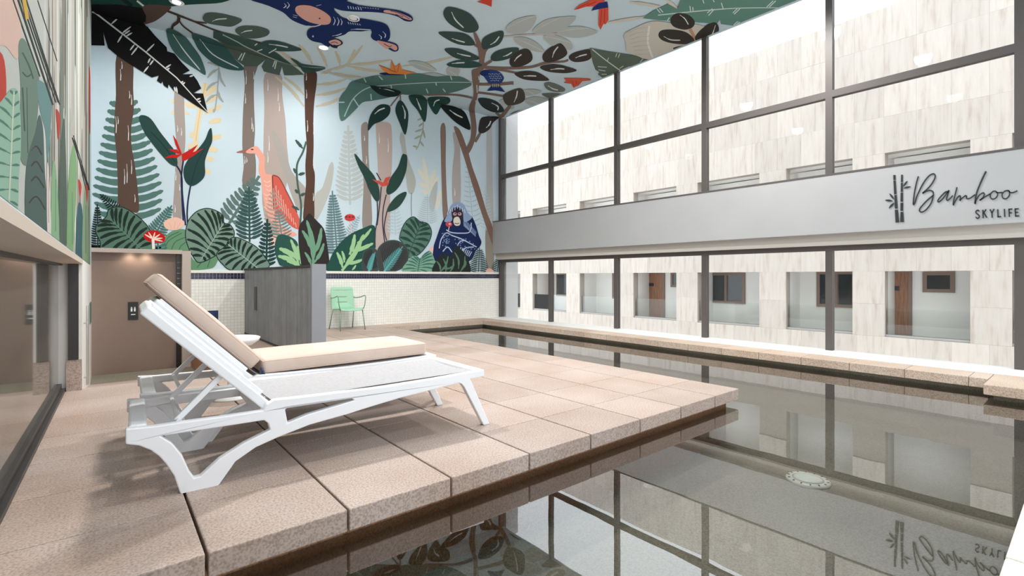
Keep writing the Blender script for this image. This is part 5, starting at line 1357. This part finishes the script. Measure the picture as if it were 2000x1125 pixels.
for a, b in [((610, 440), (622, 405)), ((630, 445), (642, 412)), ((545, 470), (555, 445)), ((800, 480), (822, 455)), ((470, 515), (540, 520)), ((475, 540), (530, 550)), ((640, 530), (670, 510)), ((660, 540), (720, 515)), ((500, 575), (540, 575))]: m.stroke([a, b], 6, rgb(200, 208, 200))
m.done()

# ---------------- left wall (seen almost edge on)
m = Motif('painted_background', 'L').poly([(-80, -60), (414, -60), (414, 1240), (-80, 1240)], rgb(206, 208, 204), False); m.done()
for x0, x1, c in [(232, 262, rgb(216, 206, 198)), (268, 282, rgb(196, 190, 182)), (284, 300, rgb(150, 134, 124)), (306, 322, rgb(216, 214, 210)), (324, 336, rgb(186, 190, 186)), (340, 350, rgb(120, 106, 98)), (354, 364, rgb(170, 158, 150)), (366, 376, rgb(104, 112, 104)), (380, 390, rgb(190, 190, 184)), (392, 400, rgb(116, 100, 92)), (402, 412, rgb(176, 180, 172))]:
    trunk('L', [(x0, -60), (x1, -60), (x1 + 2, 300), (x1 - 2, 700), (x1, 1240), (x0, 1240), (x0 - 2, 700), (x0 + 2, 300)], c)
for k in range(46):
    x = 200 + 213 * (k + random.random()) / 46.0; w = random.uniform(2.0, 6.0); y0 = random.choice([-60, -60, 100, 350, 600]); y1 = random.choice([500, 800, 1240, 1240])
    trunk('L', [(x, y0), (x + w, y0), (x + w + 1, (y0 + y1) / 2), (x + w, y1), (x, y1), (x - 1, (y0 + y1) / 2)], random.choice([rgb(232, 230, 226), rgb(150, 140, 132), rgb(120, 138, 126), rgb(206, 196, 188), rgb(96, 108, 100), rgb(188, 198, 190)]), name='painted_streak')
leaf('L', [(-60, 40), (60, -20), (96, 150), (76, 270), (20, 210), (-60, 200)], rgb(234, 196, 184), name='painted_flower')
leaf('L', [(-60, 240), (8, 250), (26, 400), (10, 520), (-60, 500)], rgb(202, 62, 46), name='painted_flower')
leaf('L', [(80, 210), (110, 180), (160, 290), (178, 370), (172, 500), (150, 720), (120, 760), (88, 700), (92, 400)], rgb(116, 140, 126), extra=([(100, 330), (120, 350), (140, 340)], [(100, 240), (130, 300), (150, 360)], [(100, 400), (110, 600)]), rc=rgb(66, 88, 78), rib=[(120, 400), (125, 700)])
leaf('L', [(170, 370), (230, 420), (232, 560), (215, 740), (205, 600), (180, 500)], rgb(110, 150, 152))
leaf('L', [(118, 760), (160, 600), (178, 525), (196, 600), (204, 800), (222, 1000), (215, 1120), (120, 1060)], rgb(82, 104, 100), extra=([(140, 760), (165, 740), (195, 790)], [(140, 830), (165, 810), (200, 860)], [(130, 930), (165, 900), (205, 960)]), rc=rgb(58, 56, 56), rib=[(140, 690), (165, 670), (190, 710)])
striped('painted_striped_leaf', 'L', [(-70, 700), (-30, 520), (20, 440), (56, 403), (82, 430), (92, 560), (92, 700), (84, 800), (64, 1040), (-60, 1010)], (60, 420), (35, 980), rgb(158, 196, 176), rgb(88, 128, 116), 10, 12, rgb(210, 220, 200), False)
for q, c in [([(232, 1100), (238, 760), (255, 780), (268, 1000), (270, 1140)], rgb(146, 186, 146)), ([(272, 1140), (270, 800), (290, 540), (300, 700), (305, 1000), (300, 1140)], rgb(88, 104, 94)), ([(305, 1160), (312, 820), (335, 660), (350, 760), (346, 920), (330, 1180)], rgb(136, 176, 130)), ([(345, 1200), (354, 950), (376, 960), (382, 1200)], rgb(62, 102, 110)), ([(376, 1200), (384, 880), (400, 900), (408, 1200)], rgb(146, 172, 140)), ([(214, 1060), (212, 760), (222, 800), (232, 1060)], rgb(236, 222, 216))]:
    leaf('L', q, c, [(sum(p[0] for p in q) / len(q), q[1][1] + 60), (sum(p[0] for p in q) / len(q), q[0][1] - 40)], rgb(70, 96, 84), 3)
m = Motif('painted_black_stems', 'L')
for x0, y0, x1, y1, w in [(75, -20, 240, 480, 8), (88, -20, 255, 470, 5), (100, -20, 265, 470, 5), (112, -20, 272, 480, 5), (50, -20, 180, 350, 5), (330, 630, 405, 870, 6), (335, 620, 410, 870, 4), (340, 640, 400, 900, 4), (170, 0, 260, 280, 3)]:
    m.stroke([(x0, y0), (x1, y1)], w, rgb(32, 42, 42))
m.poly([(94, -20), (112, -20), (130, 82), (114, 92)], rgb(222, 176, 60), False); m.done()
for q in ([(254, 500), (270, 520), (274, 570), (264, 640), (258, 560)], [(358, 820), (372, 850), (366, 905), (360, 860)], [(406, 330), (413, 340), (413, 600), (407, 560)], [(392, 850), (402, 860), (400, 930), (394, 900)]):
    leaf('L', q, rgb(200, 62, 50), name='painted_flower')
